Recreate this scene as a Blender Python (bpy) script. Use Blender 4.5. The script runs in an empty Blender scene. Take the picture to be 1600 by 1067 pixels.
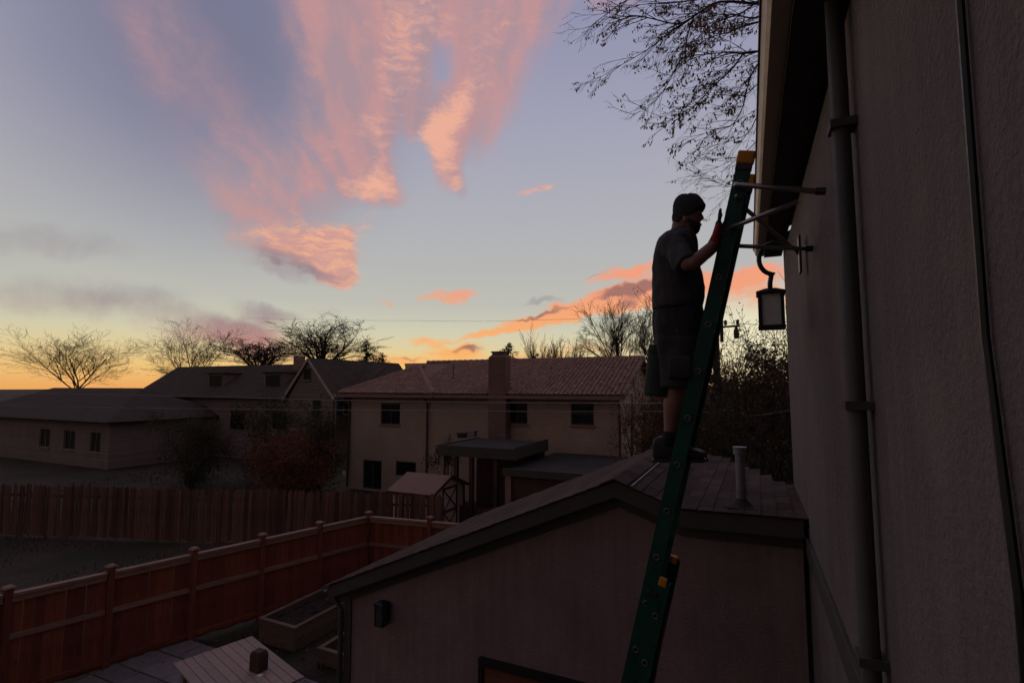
import bpy, math, random
from mathutils import Vector, Matrix, noise as mnoise

random.seed(7)
scene = bpy.context.scene
R = math.radians

# ------------------------------------------------------------------ camera
CAM = Vector((0.0, 0.0, 5.3))           # leaning out of an upper window of the house
YAW, PITCH, FOC = R(25.34), R(4.86), 806.0   # FOC: focal length in photo pixels (1600 wide)
cam_data = bpy.data.cameras.new("camera")
cam_data.sensor_fit = 'HORIZONTAL'
cam_data.sensor_width = 36.0
cam_data.lens = 36.0 * FOC / 1600.0
cam_data.clip_start = 0.02
cam_data.clip_end = 2000
cam = bpy.data.objects.new("camera", cam_data)
scene.collection.objects.link(cam)
cam.location = CAM
cam.rotation_euler = (math.pi / 2 + PITCH, 0, YAW)
scene.camera = cam

_ca, _sa, _cp, _sp = math.cos(YAW), math.sin(YAW), math.cos(PITCH), math.sin(PITCH)
C_R = Vector((_ca, _sa, 0))
C_F = Vector((-_sa * _cp, _ca * _cp, _sp))
C_U = Vector((_sa * _sp, -_ca * _sp, _cp))

def P(px, py, X=None, Y=None, Z=None, D=None):
    """survey helper: where the sight line through a photo point meets a real plane"""
    d = C_F + C_R * ((px - 800) / FOC) + C_U * ((533.5 - py) / FOC)
    if X is not None: t = (X - CAM.x) / d.x
    elif Y is not None: t = (Y - CAM.y) / d.y
    elif Z is not None: t = (Z - CAM.z) / d.z
    else: t = D
    return CAM + d * t

def lin(r, g, b):
    def f(c):
        c /= 255.0
        return c / 12.92 if c <= 0.04045 else ((c + 0.055) / 1.055) ** 2.4
    return (f(r), f(g), f(b), 1.0)

# ------------------------------------------------------------------ world: dusk sky
world = bpy.data.worlds.new("World")
scene.world = world
world.use_nodes = True
wt = world.node_tree
wt.nodes.clear()

class NT:
    def __init__(s, tree): s.t = tree
    def n(s, typ, **kw):
        nd = s.t.nodes.new(typ)
        for k, v in kw.items(): setattr(nd, k, v)
        return nd
    def link(s, a, b): s.t.links.new(a, b)
    def val(s, sock, v):
        if hasattr(v, 'is_output') or isinstance(v, bpy.types.NodeSocket): s.link(v, sock)
        else: sock.default_value = v
    def math(s, op, a, b=None, c=None, clamp=False):
        nd = s.n('ShaderNodeMath', operation=op); nd.use_clamp = clamp
        s.val(nd.inputs[0], a)
        if b is not None: s.val(nd.inputs[1], b)
        if c is not None: s.val(nd.inputs[2], c)
        return nd.outputs[0]
    def vmath(s, op, a, b=None):
        nd = s.n('ShaderNodeVectorMath', operation=op)
        s.val(nd.inputs[0], a)
        if b is not None: s.val(nd.inputs[1], b)
        return nd.outputs['Value'] if op in ('LENGTH', 'DOT_PRODUCT') else nd.outputs[0]
    def maprange(s, v, a, b, c, d, mode='SMOOTHSTEP'):
        nd = s.n('ShaderNodeMapRange', interpolation_type=mode)
        s.val(nd.inputs['Value'], v)
        for k, x in zip(('From Min', 'From Max', 'To Min', 'To Max'), (a, b, c, d)): s.val(nd.inputs[k], x)
        return nd.outputs[0]
    def mix(s, fac, a, b, mode='MIX'):
        nd = s.n('ShaderNodeMix', data_type='RGBA', blend_type=mode)
        s.val(nd.inputs[0], fac); s.val(nd.inputs[6], a); s.val(nd.inputs[7], b)
        return nd.outputs[2]
    def noise(s, vec, scale, detail=4, rough=0.55, color=False, dims='3D'):
        nd = s.n('ShaderNodeTexNoise'); s.link(vec, nd.inputs['Vector']); nd.noise_dimensions = dims
        nd.inputs['Scale'].default_value = scale; nd.inputs['Detail'].default_value = detail
        nd.inputs['Roughness'].default_value = rough
        return nd.outputs['Color'] if color else nd.outputs[0]
    def mapping(s, vec, loc=(0, 0, 0), rot=(0, 0, 0), sc=(1, 1, 1), typ='POINT'):
        nd = s.n('ShaderNodeMapping', vector_type=typ); s.link(vec, nd.inputs['Vector'])
        nd.inputs['Location'].default_value = loc; nd.inputs['Rotation'].default_value = rot
        nd.inputs['Scale'].default_value = sc
        return nd.outputs[0]
    def ramp(s, fac, stops, mode='LINEAR'):
        nd = s.n('ShaderNodeValToRGB'); s.val(nd.inputs[0], fac)
        cr = nd.color_ramp; cr.interpolation = mode
        while len(cr.elements) < len(stops): cr.elements.new(0.5)
        for e, (p, c) in zip(cr.elements, stops): e.position = p; e.color = c
        return nd.outputs[0]

W = NT(wt)
tc = W.n('ShaderNodeTexCoord')
dirv = tc.outputs['Generated']
rot = W.mapping(dirv, rot=(0, 0, -YAW))            # turn so +Y is the compass direction of the street
sep = W.n('ShaderNodeSeparateXYZ'); W.link(rot, sep.inputs[0])
az = W.math('ARCTAN2', sep.outputs[0], sep.outputs[1])
el = W.math('ARCSINE', sep.outputs[2])

def azel(px, py):
    d = (C_F + C_R * ((px - 800) / FOC) + C_U * ((533.5 - py) / FOC)).normalized()
    fh = Vector((-_sa, _ca, 0))
    return math.atan2(d.dot(C_R), d.dot(fh)), math.asin(d.z)

comb = W.n('ShaderNodeCombineXYZ'); W.link(az, comb.inputs[0]); W.link(el, comb.inputs[1])
ae = comb.outputs[0]
def warp(amount, scale, detail=3, seedoff=0.0):
    mp = W.mapping(ae, loc=(seedoff, seedoff * 0.7, seedoff))
    c = W.noise(mp, scale, detail, 0.55, color=True, dims='2D')
    d = W.vmath('SUBTRACT', c, (0.5, 0.5, 0.5))
    d = W.vmath('MULTIPLY', d, (amount, amount, 0))
    return W.vmath('ADD', ae, d)

LAST = [None]
def field(coord, blobs):
    """sum of soft elliptical patches of cloud, (px, py, rx, ry, tilt deg, weight)"""
    sp = W.n('ShaderNodeSeparateXYZ'); W.link(coord, sp.inputs[0])
    x, y = sp.outputs[0], sp.outputs[1]
    one = 1.0 if LAST[0] is None else W.math('MULTIPLY_ADD', LAST[0], 1e-8, 1.0)   # keeps the layers in order
    v2 = W.n('ShaderNodeCombineXYZ'); W.link(x, v2.inputs[0]); W.link(y, v2.inputs[1]); W.val(v2.inputs[2], one)
    v1 = W.n('ShaderNodeCombineXYZ')
    W.link(W.math('MULTIPLY', x, x), v1.inputs[0]); W.link(W.math('MULTIPLY', y, y), v1.inputs[1])
    W.link(W.math('MULTIPLY', W.math('MULTIPLY', x, y), one), v1.inputs[2])
    acc = None
    for (px, py, rx, ry, tilt, w) in blobs:
        a0, e0 = azel(px, py)
        a1, _ = azel(px + 1, py); _, e2 = azel(px, py - 1)
        rx, ry = rx * 1.15 * abs(a1 - a0), ry * 1.15 * abs(e2 - e0)
        c, sn = math.cos(R(tilt)), math.sin(R(tilt))
        A = c * c / rx ** 2 + sn * sn / ry ** 2
        B = sn * sn / rx ** 2 + c * c / ry ** 2
        C2 = 2 * c * sn * (1 / rx ** 2 - 1 / ry ** 2)
        k1 = (-A, -B, -C2)
        k2 = (2 * A * a0 + C2 * e0, 2 * B * e0 + C2 * a0, 1 - (A * a0 * a0 + B * e0 * e0 + C2 * a0 * e0))
        q = W.math('ADD', W.vmath('DOT_PRODUCT', v1.outputs[0], k1), W.vmath('DOT_PRODUCT', v2.outputs[0], k2))
        q = W.math('MAXIMUM', q, 0.0)
        q = W.math('MULTIPLY', q, q)
        acc = W.math('MULTIPLY', q, w) if acc is None else W.math('MULTIPLY_ADD', q, w, acc)
    LAST[0] = acc
    return acc

# clear-sky gradient by height above the horizon (0..~50 deg, then on to the zenith)
eln = W.math('DIVIDE', el, math.pi / 2)
def es(py): return azel(820, py)[1] / (math.pi / 2)
west = W.ramp(eln, [
    (0.000, lin(240, 172, 98)), (max(es(578), .012), lin(240, 196, 124)), (es(550), lin(226, 207, 156)),
    (es(520), lin(208, 205, 179)), (es(480), lin(191, 190, 180)), (es(420), lin(182, 183, 181)),
    (es(300), lin(172, 172, 184)), (es(150), lin(157, 158, 180)), (es(20), lin(144, 145, 173)), (1.0, lin(108, 106, 132))])
east = W.ramp(eln, [
    (0.0, lin(92, 78, 78)), (0.08, lin(116, 94, 90)), (0.2, lin(120, 98, 96)), (0.45, lin(108, 96, 104)), (1.0, lin(108, 106, 132))])
# glow centre a little left of the view axis; the opposite sky is already in the earth's shadow
sun_az = azel(690, 600)[0]
cosd = W.math('COSINE', W.math('SUBTRACT', az, sun_az))
wfac = W.maprange(cosd, -0.55, 0.98, 0.0, 1.0, 'SMOOTHSTEP')
base = W.mix(wfac, east, west)
plain = base
# hot spot of the afterglow at the horizon
g1 = field(ae, [(655, 590, 330, 46, 0, 1.0)])
base = W.mix(W.math('MULTIPLY', g1, 0.55), base, lin(255, 190, 96))
g2 = field(ae, [(1160, 540, 260, 110, 0, 1.0)])
base = W.mix(W.math('MULTIPLY', g2, 0.75), base, lin(246, 236, 200))
# left of the view the clear sky turns mauve
g3 = field(ae, [(330, 60, 420, 420, 0, 1.0)])
base = W.mix(W.math('MULTIPLY', g3, 0.9), base, lin(116, 116, 142))

w1 = warp(0.07, 7.0, 3)
w2 = warp(0.035, 17.0, 3, 3.1)
# streaks of the cirrus fan run out from one point low on the horizon
a0, e0 = azel(640, 470)
rel = W.vmath('SUBTRACT', w2, (a0, e0, 0))
sr_ = W.n('ShaderNodeSeparateXYZ'); W.link(rel, sr_.inputs[0])
th = W.math('ARCTAN2', sr_.outputs[0], sr_.outputs[1]); rd_ = W.vmath('LENGTH', rel)
pol = W.n('ShaderNodeCombineXYZ'); W.link(W.math('MULTIPLY', th, 3.2), pol.inputs[0]); W.link(W.math('MULTIPLY', rd_, 1.5), pol.inputs[1])
streak = W.noise(pol.outputs[0], 2.6, 3, 0.5, dims='2D')
nz = W.noise(W.mapping(w2, rot=(0, 0, R(12)), sc=(1.5, 0.9, 1)), 9.0, 5, 0.62, dims='2D')
fine = W.noise(W.mapping(w2, rot=(0, 0, R(-10)), sc=(0.7, 3.0, 1)), 30.0, 3, 0.65, dims='2D')
# ---- high pink fan of cirrus: two plumes, the left broad and soft, the right hooked
hi = field(w1, [
    (585, -90, 180, 220, 6, .9), (590, 60, 135, 160, 6, .8), (715, -20, 110, 90, 0, .55), (735, 70, 60, 90, -10, .25), (640, 30, 60, 130, 0, .55), (585, 170, 80, 110, 4, .7),
    (580, 245, 72, 90, 0, .65), (578, 294, 62, 38, 0, .8), (515, 220, 100, 140, 6, .5), (520, 90, 90, 160, 10, .45), (650, 130, 40, 90, 0, .3),
    (800, -60, 110, 140, -20, .9), (775, 40, 92, 125, -20, .8), (742, 125, 82, 96, -28, .8), (710, 188, 84, 66, -30, .9),
    (682, 222, 56, 56, -20, .75), (700, 262, 36, 60, 0, .65), (712, 292, 24, 22, 0, .6), (640, 200, 46, 50, 0, .4),
    (450, 290, 130, 100, 0, .42), (415, 345, 110, 70, 0, .42), (975, -4, 70, 26, 0, .6), (330, 180, 120, 160, 10, .2), (250, 40, 120, 120, 0, .25)])
holes = field(w2, [(694, 100, 36, 85, -4, .75), (643, 262, 44, 52, 0, .9), (628, 205, 16, 40, 0, .4)])
hmask = W.math('MINIMUM', W.math('MULTIPLY', hi, 2.0), 1.0)
hgate = W.maprange(hi, 0.0, .22, 0, 1)
hn = W.math('ADD', W.math('MULTIPLY', W.math('SUBTRACT', streak, 0.5), 0.75), W.math('ADD', W.math('MULTIPLY', W.math('SUBTRACT', nz, 0.5), 0.8), W.math('MULTIPLY', W.math('SUBTRACT', fine, 0.5), 0.3)))
hsum = W.math('ADD', W.math('SUBTRACT', hi, holes), W.math('MULTIPLY', hn, hmask))
hden = W.maprange(hsum, -0.2, 0.95, 0.0, 0.92)
lit = field(w2, [
    (715, 165, 80, 34, 38, .8), (680, 208, 60, 44, 30, .85), (694, 246, 36, 46, 0, .75), (712, 288, 26, 18, 0, .8),
    (588, 205, 46, 34, 0, .55), (578, 294, 64, 32, 4, 1.0), (600, 262, 26, 44, 0, .5), (620, 100, 44, 100, 0, .55),
    (655, 10, 60, 80, 0, .5), (760, 60, 60, 90, -20, .25)])
litn = W.maprange(W.math('ADD', W.math('ADD', lit, W.math('MULTIPLY', W.math('SUBTRACT', fine, 0.5), 1.3)), W.math('MULTIPLY', W.math('SUBTRACT', nz, 0.5), .8)), 0.1, 1.25, 0.0, 1.0)
hsoft = W.maprange(W.math('ADD', W.math('MULTIPLY', streak, .5), W.math('MULTIPLY', nz, .5)), .36, .64, 0, 1)
hcol = W.mix(litn, W.mix(hsoft, lin(172, 144, 152), lin(196, 148, 148)), lin(240, 176, 150))
sky = W.mix(W.math('MULTIPLY', hden, hgate), base, hcol)
# ---- middle-left cumulus flecks, orange on the sunset side
mid = field(w2, [
    (490, 375, 100, 42, -8, .75), (525, 395, 52, 62, 0, .75), (540, 428, 36, 30, 0, .7), (560, 354, 40, 26, 24, .5),
    (430, 392, 110, 40, -8, .6), (505, 425, 60, 20, -10, .4), (838, 299, 44, 9, 8, .55), (865, 296, 26, 6, 4, .25)])
mmask = W.math('MINIMUM', W.math('MULTIPLY', mid, 2.5), 1.0)
msum = W.math('ADD', mid, W.math('MULTIPLY', W.math('MULTIPLY', W.math('SUBTRACT', nz, 0.5), 1.0), mmask))
msum = W.math('ADD', msum, W.math('MULTIPLY', W.math('MULTIPLY', W.math('SUBTRACT', fine, 0.5), 0.7), mmask))
mden = W.maprange(msum, 0.05, .95, 0.0, 0.92)
mdark = field(w2, [(430, 408, 90, 26, -10, 1.0), (500, 428, 60, 16, -8, .6)])
mcol = W.mix(W.math('MINIMUM', mdark, 1.0), W.mix(W.maprange(fine, .35, .7, 0, 1), lin(208, 154, 146), lin(240, 176, 142)), lin(150, 122, 132))
sky = W.mix(mden, sky, mcol)
# ---- mauve bank low on the left
low = field(w2, [(395, 525, 95, 38, -4, 1.0), (425, 492, 80, 16, -12, .8), (505, 492, 60, 10, -8, .3), (330, 515, 130, 40, 0, .7),
                 (440, 425, 100, 14, -10, .45), (425, 555, 80, 26, 0, .45), (150, 470, 230, 44, 4, .7), (60, 380, 260, 40, 8, .5)])
lsum = W.math('ADD', low, W.math('MULTIPLY', W.math('MULTIPLY', W.math('SUBTRACT', nz, 0.5), 0.8), W.math('MINIMUM', W.math('MULTIPLY', low, 2.5), 1.0)))
lden = W.maprange(lsum, 0.05, 1.3, 0.0, 0.85)
lcol = W.mix(W.maprange(el, azel(430, 560)[1], azel(430, 470)[1], 0, 1), lin(186, 122, 118), lin(138, 122, 134))
sky = W.mix(lden, sky, lcol)
# ---- orange streaks over the roofs
tilt_n = W.noise(W.mapping(w2, rot=(0, 0, R(-14)), sc=(0.9, 4.2, 1)), 17.0, 4, 0.6, dims='2D')
lowf = field(w2, [
    (935, 474, 125, 24, 14, 1.2), (1005, 459, 85, 30, 10, 1.15), (865, 492, 75, 17, 14, 1.0), (800, 511, 95, 14, 12, .75),
    (975, 429, 76, 14, 6, .95), (1010, 414, 36, 11, 14, .5), (1100, 440, 110, 24, 6, 1.0), (1170, 436, 90, 22, 8, 1.1), (1150, 462, 70, 9, 4, .6),
    (698, 462, 56, 12, 4, .85), (600, 475, 16, 4, 0, .5), (672, 533, 46, 11, 2, .85), (712, 549, 64, 12, 4, 1.0), (745, 525, 50, 8, 12, .5),
    (640, 564, 90, 9, 2, .75), (830, 520, 50, 30, 0, .25), (790, 560, 120, 10, 0, .5), (1300, 450, 220, 26, 6, .8), (900, 545, 120, 16, 4, .3)])
osum = W.math('ADD', lowf, W.math('MULTIPLY', W.math('MULTIPLY', W.math('SUBTRACT', tilt_n, 0.5), 1.6), W.math('MINIMUM', W.math('MULTIPLY', lowf, 2.5), 1.0)))
oden = W.maprange(osum, 0.03, 0.95, 0.0, 0.95)
odark = field(w2, [(1000, 450, 80, 14, 8, 1.2), (985, 472, 30, 12, 20, .7), (850, 489, 50, 6, 16, .9), (845, 470, 34, 5, 0, .7), (800, 503, 40, 3, 8, .4),
                   (735, 547, 34, 6, 4, .9), (640, 561, 60, 4, 0, .6), (930, 429, 34, 5, 4, .6), (960, 462, 60, 5, 12, .5)])
odk = W.maprange(W.math('ADD', odark, W.math('MULTIPLY', W.math('SUBTRACT', tilt_n, .5), .6)), .1, .9, 0, .9)
ocol = W.mix(W.maprange(el, azel(800, 560)[1], azel(800, 440)[1], 0, 1), lin(252, 178, 104), lin(244, 158, 122))
ocol = W.mix(odk, ocol, lin(152, 104, 98))
greyf = field(w2, [(845, 471, 40, 7, 2, .55)])
sky = W.mix(W.maprange(W.math('ADD', greyf, W.math('MULTIPLY', W.math('SUBTRACT', tilt_n, .5), .5)), .1, .6, 0, .5), sky, lin(140, 130, 132))
sky = W.mix(oden, sky, ocol)
# ---- beyond the view: the same thin pink cloud goes on, ever fainter
oth = W.maprange(W.noise(W.mapping(ae, sc=(1.0, 2.2, 1), loc=(4, 2, 0)), 2.2, 3, .6, dims='2D'), .5, .78, 0, .45)
outside = W.math('MULTIPLY', oth, W.maprange(el, .02, .2, 0, 1))
plain = W.mix(outside, plain, W.mix(wfac, lin(90, 78, 96), lin(190, 140, 144)))
plain = W.mix(W.maprange(el, -0.03, 0.0, 1, 0), plain, lin(26, 22, 22))
inview = W.math('MULTIPLY', W.maprange(W.math('ABSOLUTE', az), .75, 1.05, 1, 0), W.math('MULTIPLY', W.maprange(el, -.012, -.002, 0, 1), W.maprange(el, .85, 1.1, 1, 0)))
bg = W.n('ShaderNodeBackground'); W.link(plain, bg.inputs['Color']); bg.inputs['Strength'].default_value = 1.0
bg2 = W.n('ShaderNodeBackground'); W.link(sky, bg2.inputs['Color']); bg2.inputs['Strength'].default_value = 1.0
ms = W.n('ShaderNodeMixShader'); W.link(inview, ms.inputs[0]); W.link(bg.outputs[0], ms.inputs[1]); W.link(bg2.outputs[0], ms.inputs[2])
wo = W.n('ShaderNodeOutputWorld'); W.link(ms.outputs[0], wo.inputs['Surface'])

# ------------------------------------------------------------------ sun, just on the horizon behind the houses
sd = bpy.data.lights.new("sun", 'SUN')
sd.energy = 0.12
sd.angle = R(8)
sd.color = (1.0, 0.62, 0.36)
sun = bpy.data.objects.new("sun", sd)
scene.collection.objects.link(sun)
_d = P(690, 585, D=1.0) - CAM
sun.rotation_euler = (-_d).to_track_quat('-Z', 'Y').to_euler()
sun.location = (-20, 30, 20)

scene.view_settings.view_transform = 'Standard'
scene.view_settings.look = 'None'
scene.view_settings.exposure = 0.0
scene.view_settings.gamma = 1.0
scene.view_settings.use_curve_mapping = False
scene.cycles.max_bounces = 3
scene.cycles.diffuse_bounces = 2
scene.cycles.glossy_bounces = 2
scene.cycles.use_denoising = True
scene.cycles.use_adaptive_sampling = True
scene.cycles.adaptive_threshold = 0.02
scene.cycles.adaptive_min_samples = 8

# ================================================================== helpers
col = scene.collection
ORG = {}

def tag(o, label=None, cat=None, group=None, kind=None):
    if label: o['label'] = label
    if cat: o['category'] = cat
    if group: o['group'] = group
    if kind: o['kind'] = kind
    return o

def empty(name, loc, label=None, cat=None, group=None):
    o = bpy.data.objects.new(name, None)
    o.empty_display_size = 0.2
    col.objects.link(o)
    o.location = loc
    ORG[o] = Vector(loc)
    return tag(o, label, cat, group)

def link_mesh(name, me, mat, parent=None, loc=(0, 0, 0), rot=None):
    """loc in world coordinates"""
    o = bpy.data.objects.new(name, me)
    col.objects.link(o)
    if mat is not None and not me.materials: me.materials.append(mat)
    base = ORG[parent] if parent is not None else Vector((0, 0, 0))
    if parent is not None: o.parent = parent
    o.location = Vector(loc) - base
    if rot is not None: o.rotation_euler = rot
    ORG[o] = Vector(loc)
    return o

class MB:
    def __init__(s): s.v = []; s.f = []
    def add(s, vs, fs):
        n = len(s.v); s.v.extend([tuple(v) for v in vs]); s.f.extend([tuple(i + n for i in f) for f in fs]); return s
    def box(s, x0, x1, y0, y1, z0, z1):
        if x0 > x1: x0, x1 = x1, x0
        if y0 > y1: y0, y1 = y1, y0
        if z0 > z1: z0, z1 = z1, z0
        vs = [(x, y, z) for z in (z0, z1) for y in (y0, y1) for x in (x0, x1)]
        return s.add(vs, [(0, 2, 3, 1), (4, 5, 7, 6), (0, 1, 5, 4), (2, 6, 7, 3), (0, 4, 6, 2), (1, 3, 7, 5)])
    def beam(s, a, b, w, h, upv=(0, 0, 1)):
        """rectangular bar from a to b, w across, h along upv"""
        a, b = Vector(a), Vector(b); d = (b - a).normalized()
        u = Vector(upv); u = (u - d * u.dot(d)).normalized(); r = d.cross(u)
        vs = []
        for p in (a, b):
            for i, j in ((-1, -1), (1, -1), (1, 1), (-1, 1)): vs.append(p + r * (i * w / 2) + u * (j * h / 2))
        return s.add(vs, [(3, 2, 1, 0), (4, 5, 6, 7), (0, 1, 5, 4), (1, 2, 6, 5), (2, 3, 7, 6), (3, 0, 4, 7)])
    def slab(s, quad, t):
        """four corners (counter-clockwise seen from outside), thickened by t against the normal"""
        q = [Vector(p) for p in quad]
        n = Vector((0, 0, 0))
        for i in range(len(q)):
            a_, b_ = q[i], q[(i + 1) % len(q)]
            n += Vector(((a_.y - b_.y) * (a_.z + b_.z), (a_.z - b_.z) * (a_.x + b_.x), (a_.x - b_.x) * (a_.y + b_.y)))
        n.normalize()
        k = len(q)
        vs = q + [p - n * t for p in q]
        return s.add(vs, [tuple(range(k)), tuple(range(2 * k - 1, k - 1, -1))] + [(i, i + k, (i + 1) % k + k, (i + 1) % k) for i in range(k)])
    def tube(s, pts, radii, n=6, cap=True, flat=None):
        pts = [Vector(p) for p in pts]
        if not hasattr(radii, '__len__'): radii = [radii] * len(pts)
        rings = []
        ref = None
        for i, p in enumerate(pts):
            d = (pts[min(i + 1, len(pts) - 1)] - pts[max(i - 1, 0)])
            if d.length < 1e-9: d = Vector((0, 0, 1))
            d.normalize()
            if ref is None:
                ref = Vector((0, 0, 1)) if abs(d.z) < 0.9 else Vector((0, 1, 0))
            u = ref - d * ref.dot(d)
            if u.length < 1e-6: u = d.orthogonal()
            u.normalize(); w = d.cross(u); ref = u
            r = radii[i]
            ra, rb = (r, r) if not isinstance(r, tuple) else r
            rings.append([p + u * (math.cos(2 * math.pi * k / n) * ra) + w * (math.sin(2 * math.pi * k / n) * rb) for k in range(n)])
        return s.rings(rings, cap)
    def rings(s, rings, cap=True):
        n = len(rings[0]); vs = [v for r in rings for v in r]; fs = []
        for i in range(len(rings) - 1):
            for k in range(n):
                k2 = (k + 1) % n
                fs.append((i * n + k, i * n + k2, (i + 1) * n + k2, (i + 1) * n + k))
        if cap:
            fs.append(tuple(range(n - 1, -1, -1))); fs.append(tuple((len(rings) - 1) * n + k for k in range(n)))
        return s.add(vs, fs)
    def lathe(s, c, prof, n=20, axis=None):
        """profile of (radius, height) about z through c, or about axis"""
        c = Vector(c); ax = Vector(axis or (0, 0, 1)).normalized(); u = ax.orthogonal().normalized(); w = ax.cross(u)
        return s.rings([[c + ax * h + u * (math.cos(2 * math.pi * k / n) * r) + w * (math.sin(2 * math.pi * k / n) * r) for k in range(n)] for r, h in prof])
    def ball(s, c, r, n=10, m=8):
        c = Vector(c); rr = r if hasattr(r, '__len__') else (r, r, r)
        rg = []
        for i in range(m + 1):
            t = math.pi * (i + .02) / (m + .04)
            rg.append([c + Vector((math.sin(t) * math.cos(2 * math.pi * k / n) * rr[0], math.sin(t) * math.sin(2 * math.pi * k / n) * rr[1], -math.cos(t) * rr[2])) for k in range(n)])
        return s.rings(rg)
    def mesh(s, name, smooth=False, org=(0, 0, 0), fix=True):
        me = bpy.data.meshes.new(name)
        o = Vector(org)
        me.from_pydata([(v[0] - o.x, v[1] - o.y, v[2] - o.z) for v in s.v], [], s.f)
        if fix:
            import bmesh
            bm = bmesh.new(); bm.from_mesh(me); bmesh.ops.recalc_face_normals(bm, faces=bm.faces); bm.to_mesh(me); bm.free()
        if smooth:
            me.polygons.foreach_set('use_smooth', [True] * len(me.polygons))
        me.update()
        return me
    def build(s, name, mat, parent=None, smooth=False, fix=True, bevel=0.0):
        org = ORG[parent] if parent is not None else Vector((0, 0, 0))
        me = s.mesh(name, smooth, org, fix)
        o = link_mesh(name, me, mat, parent, org)
        if bevel > 0:
            b = o.modifiers.new('bevel', 'BEVEL'); b.width = bevel; b.segments = 2; b.limit_method = 'ANGLE'
        return o

MATS = {}
def mat(name, c, rough=0.8, var=0.25, scale=3.0, bump=0.0, bscale=40.0, spec=0.3, metal=0.0, stretch=(1, 1, 1), c2=None, extra=None, coords='Object', island=0.0):
    """procedural material: base colour broken up by two noises, fine relief, island = tone shift from piece to piece"""
    if name in MATS: return MATS[name]
    m = bpy.data.materials.new(name); m.use_nodes = True
    t = m.node_tree; N = NT(t)
    b = t.nodes['Principled BSDF']
    tc = N.n('ShaderNodeTexCoord').outputs[coords]
    vec = N.mapping(tc, sc=stretch)
    n1 = N.noise(vec, scale, 5, 0.6); n2 = N.noise(vec, scale * 7.3, 4, 0.6)
    f = N.math('ADD', N.math('MULTIPLY', n1, 0.65), N.math('MULTIPLY', n2, 0.35))
    c = tuple(c[:3]); c2 = c2 or tuple(x * (1 - var * 1.3) for x in c)
    hi = tuple(min(1, x * (1 + var)) for x in c)
    colr = N.ramp(f, [(0.3, (*c2, 1)), (0.5, (*c, 1)), (0.7, (*hi, 1))])
    if island:
        oi = N.n('ShaderNodeObjectInfo').outputs['Random']
        gi = N.n('ShaderNodeNewGeometry').outputs['Random Per Island']
        rr = N.math('FRACT', N.math('ADD', oi, gi))
        k = N.maprange(rr, 0, 1, 1 - island, 1 + island, 'LINEAR')
        hs = N.n('ShaderNodeHueSaturation'); N.link(colr, hs.inputs['Color']); N.link(k, hs.inputs['Value'])
        colr = hs.outputs[0]
    if extra: colr = extra(N, tc, colr)
    N.link(colr, b.inputs['Base Color'])
    b.inputs['Roughness'].default_value = rough
    b.inputs['Metallic'].default_value = metal
    b.inputs['Specular IOR Level'].default_value = spec
    rv = N.maprange(n2, 0.3, 0.7, max(0, rough - 0.1), min(1, rough + 0.1), 'LINEAR'); N.link(rv, b.inputs['Roughness'])
    if bump:
        nb = N.noise(vec, bscale, 5, 0.65)
        bn = N.n('ShaderNodeBump'); bn.inputs['Strength'].default_value = min(1, bump); bn.inputs['Distance'].default_value = 0.02
        N.link(nb, bn.inputs['Height']); N.link(bn.outputs[0], b.inputs['Normal'])
    MATS[name] = m
    return m

def brick_extra(bw, bh, mortar, plane='XZ', amount=0.5):
    def ex(N, tc, colr):
        br = N.n('ShaderNodeTexBrick')
        rotv = (R(-90), 0, 0) if plane == 'XZ' else (0, 0, 0)
        sp = N.n('ShaderNodeSeparateXYZ'); N.link(tc, sp.inputs[0])
        cb = N.n('ShaderNodeCombineXYZ'); N.link(N.math('ADD', sp.outputs[0], sp.outputs[1]), cb.inputs[0]); N.link(sp.outputs[2], cb.inputs[1])
        N.link(cb.outputs[0], br.inputs['Vector'])
        br.inputs['Scale'].default_value = 1.0
        br.inputs['Brick Width'].default_value = bw; br.inputs['Row Height'].default_value = bh
        br.inputs['Mortar Size'].default_value = bh * 0.07
        br.inputs['Color1'].default_value = (.85, .85, .85, 1); br.inputs['Color2'].default_value = (1.1, 1.1, 1.1, 1); br.inputs['Mortar'].default_value = (*mortar, 1)
        return N.mix(amount, colr, N.mix(1.0, colr, br.outputs['Color'], 'MULTIPLY'))
    return ex

def stucco_wear(N, tc, colr):
    # trowel blotches, faint rain streaks and a few paler patches
    blot = N.maprange(N.noise(tc, .9, 6, .7), .35, .65, .86, 1.1, 'LINEAR')
    strk = N.maprange(N.noise(N.mapping(tc, sc=(7, 7, .35)), 1.6, 4, .6), .35, .7, 1.05, .86, 'LINEAR')
    spk = N.maprange(N.noise(tc, 130, 2, .5), .3, .7, .86, 1.12, 'LINEAR')
    k = N.math('MULTIPLY', N.math('MULTIPLY', blot, strk), spk)
    cb = N.n('ShaderNodeCombineColor'); [N.link(k, cb.inputs[i]) for i in range(3)]
    colr = N.mix(1.0, colr, cb.outputs[0], 'MULTIPLY')
    patch = N.maprange(N.noise(tc, .55, 2, .4), .66, .70, 0, .18)
    return N.mix(patch, colr, (.32, .26, .25, 1))
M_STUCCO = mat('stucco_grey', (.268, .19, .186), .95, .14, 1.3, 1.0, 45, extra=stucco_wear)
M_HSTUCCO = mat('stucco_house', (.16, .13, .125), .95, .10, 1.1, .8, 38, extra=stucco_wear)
M_TRIM = mat('trim_dark', (.065, .060, .052), .7, .15, 4, .1)
M_SHINGLE = mat('asphalt_shingle', (.085, .060, .050), .95, .22, 9, .6, 90, spec=.08, island=.28)
M_ROOFDARK = mat('roof_underlay', (.042, .034, .032), .95, .2, 6, .3)
M_CEDAR = mat('cedar', (.185, .052, .027), .8, .4, 4, .3, 30, stretch=(6, 6, .6), island=.26)
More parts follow.
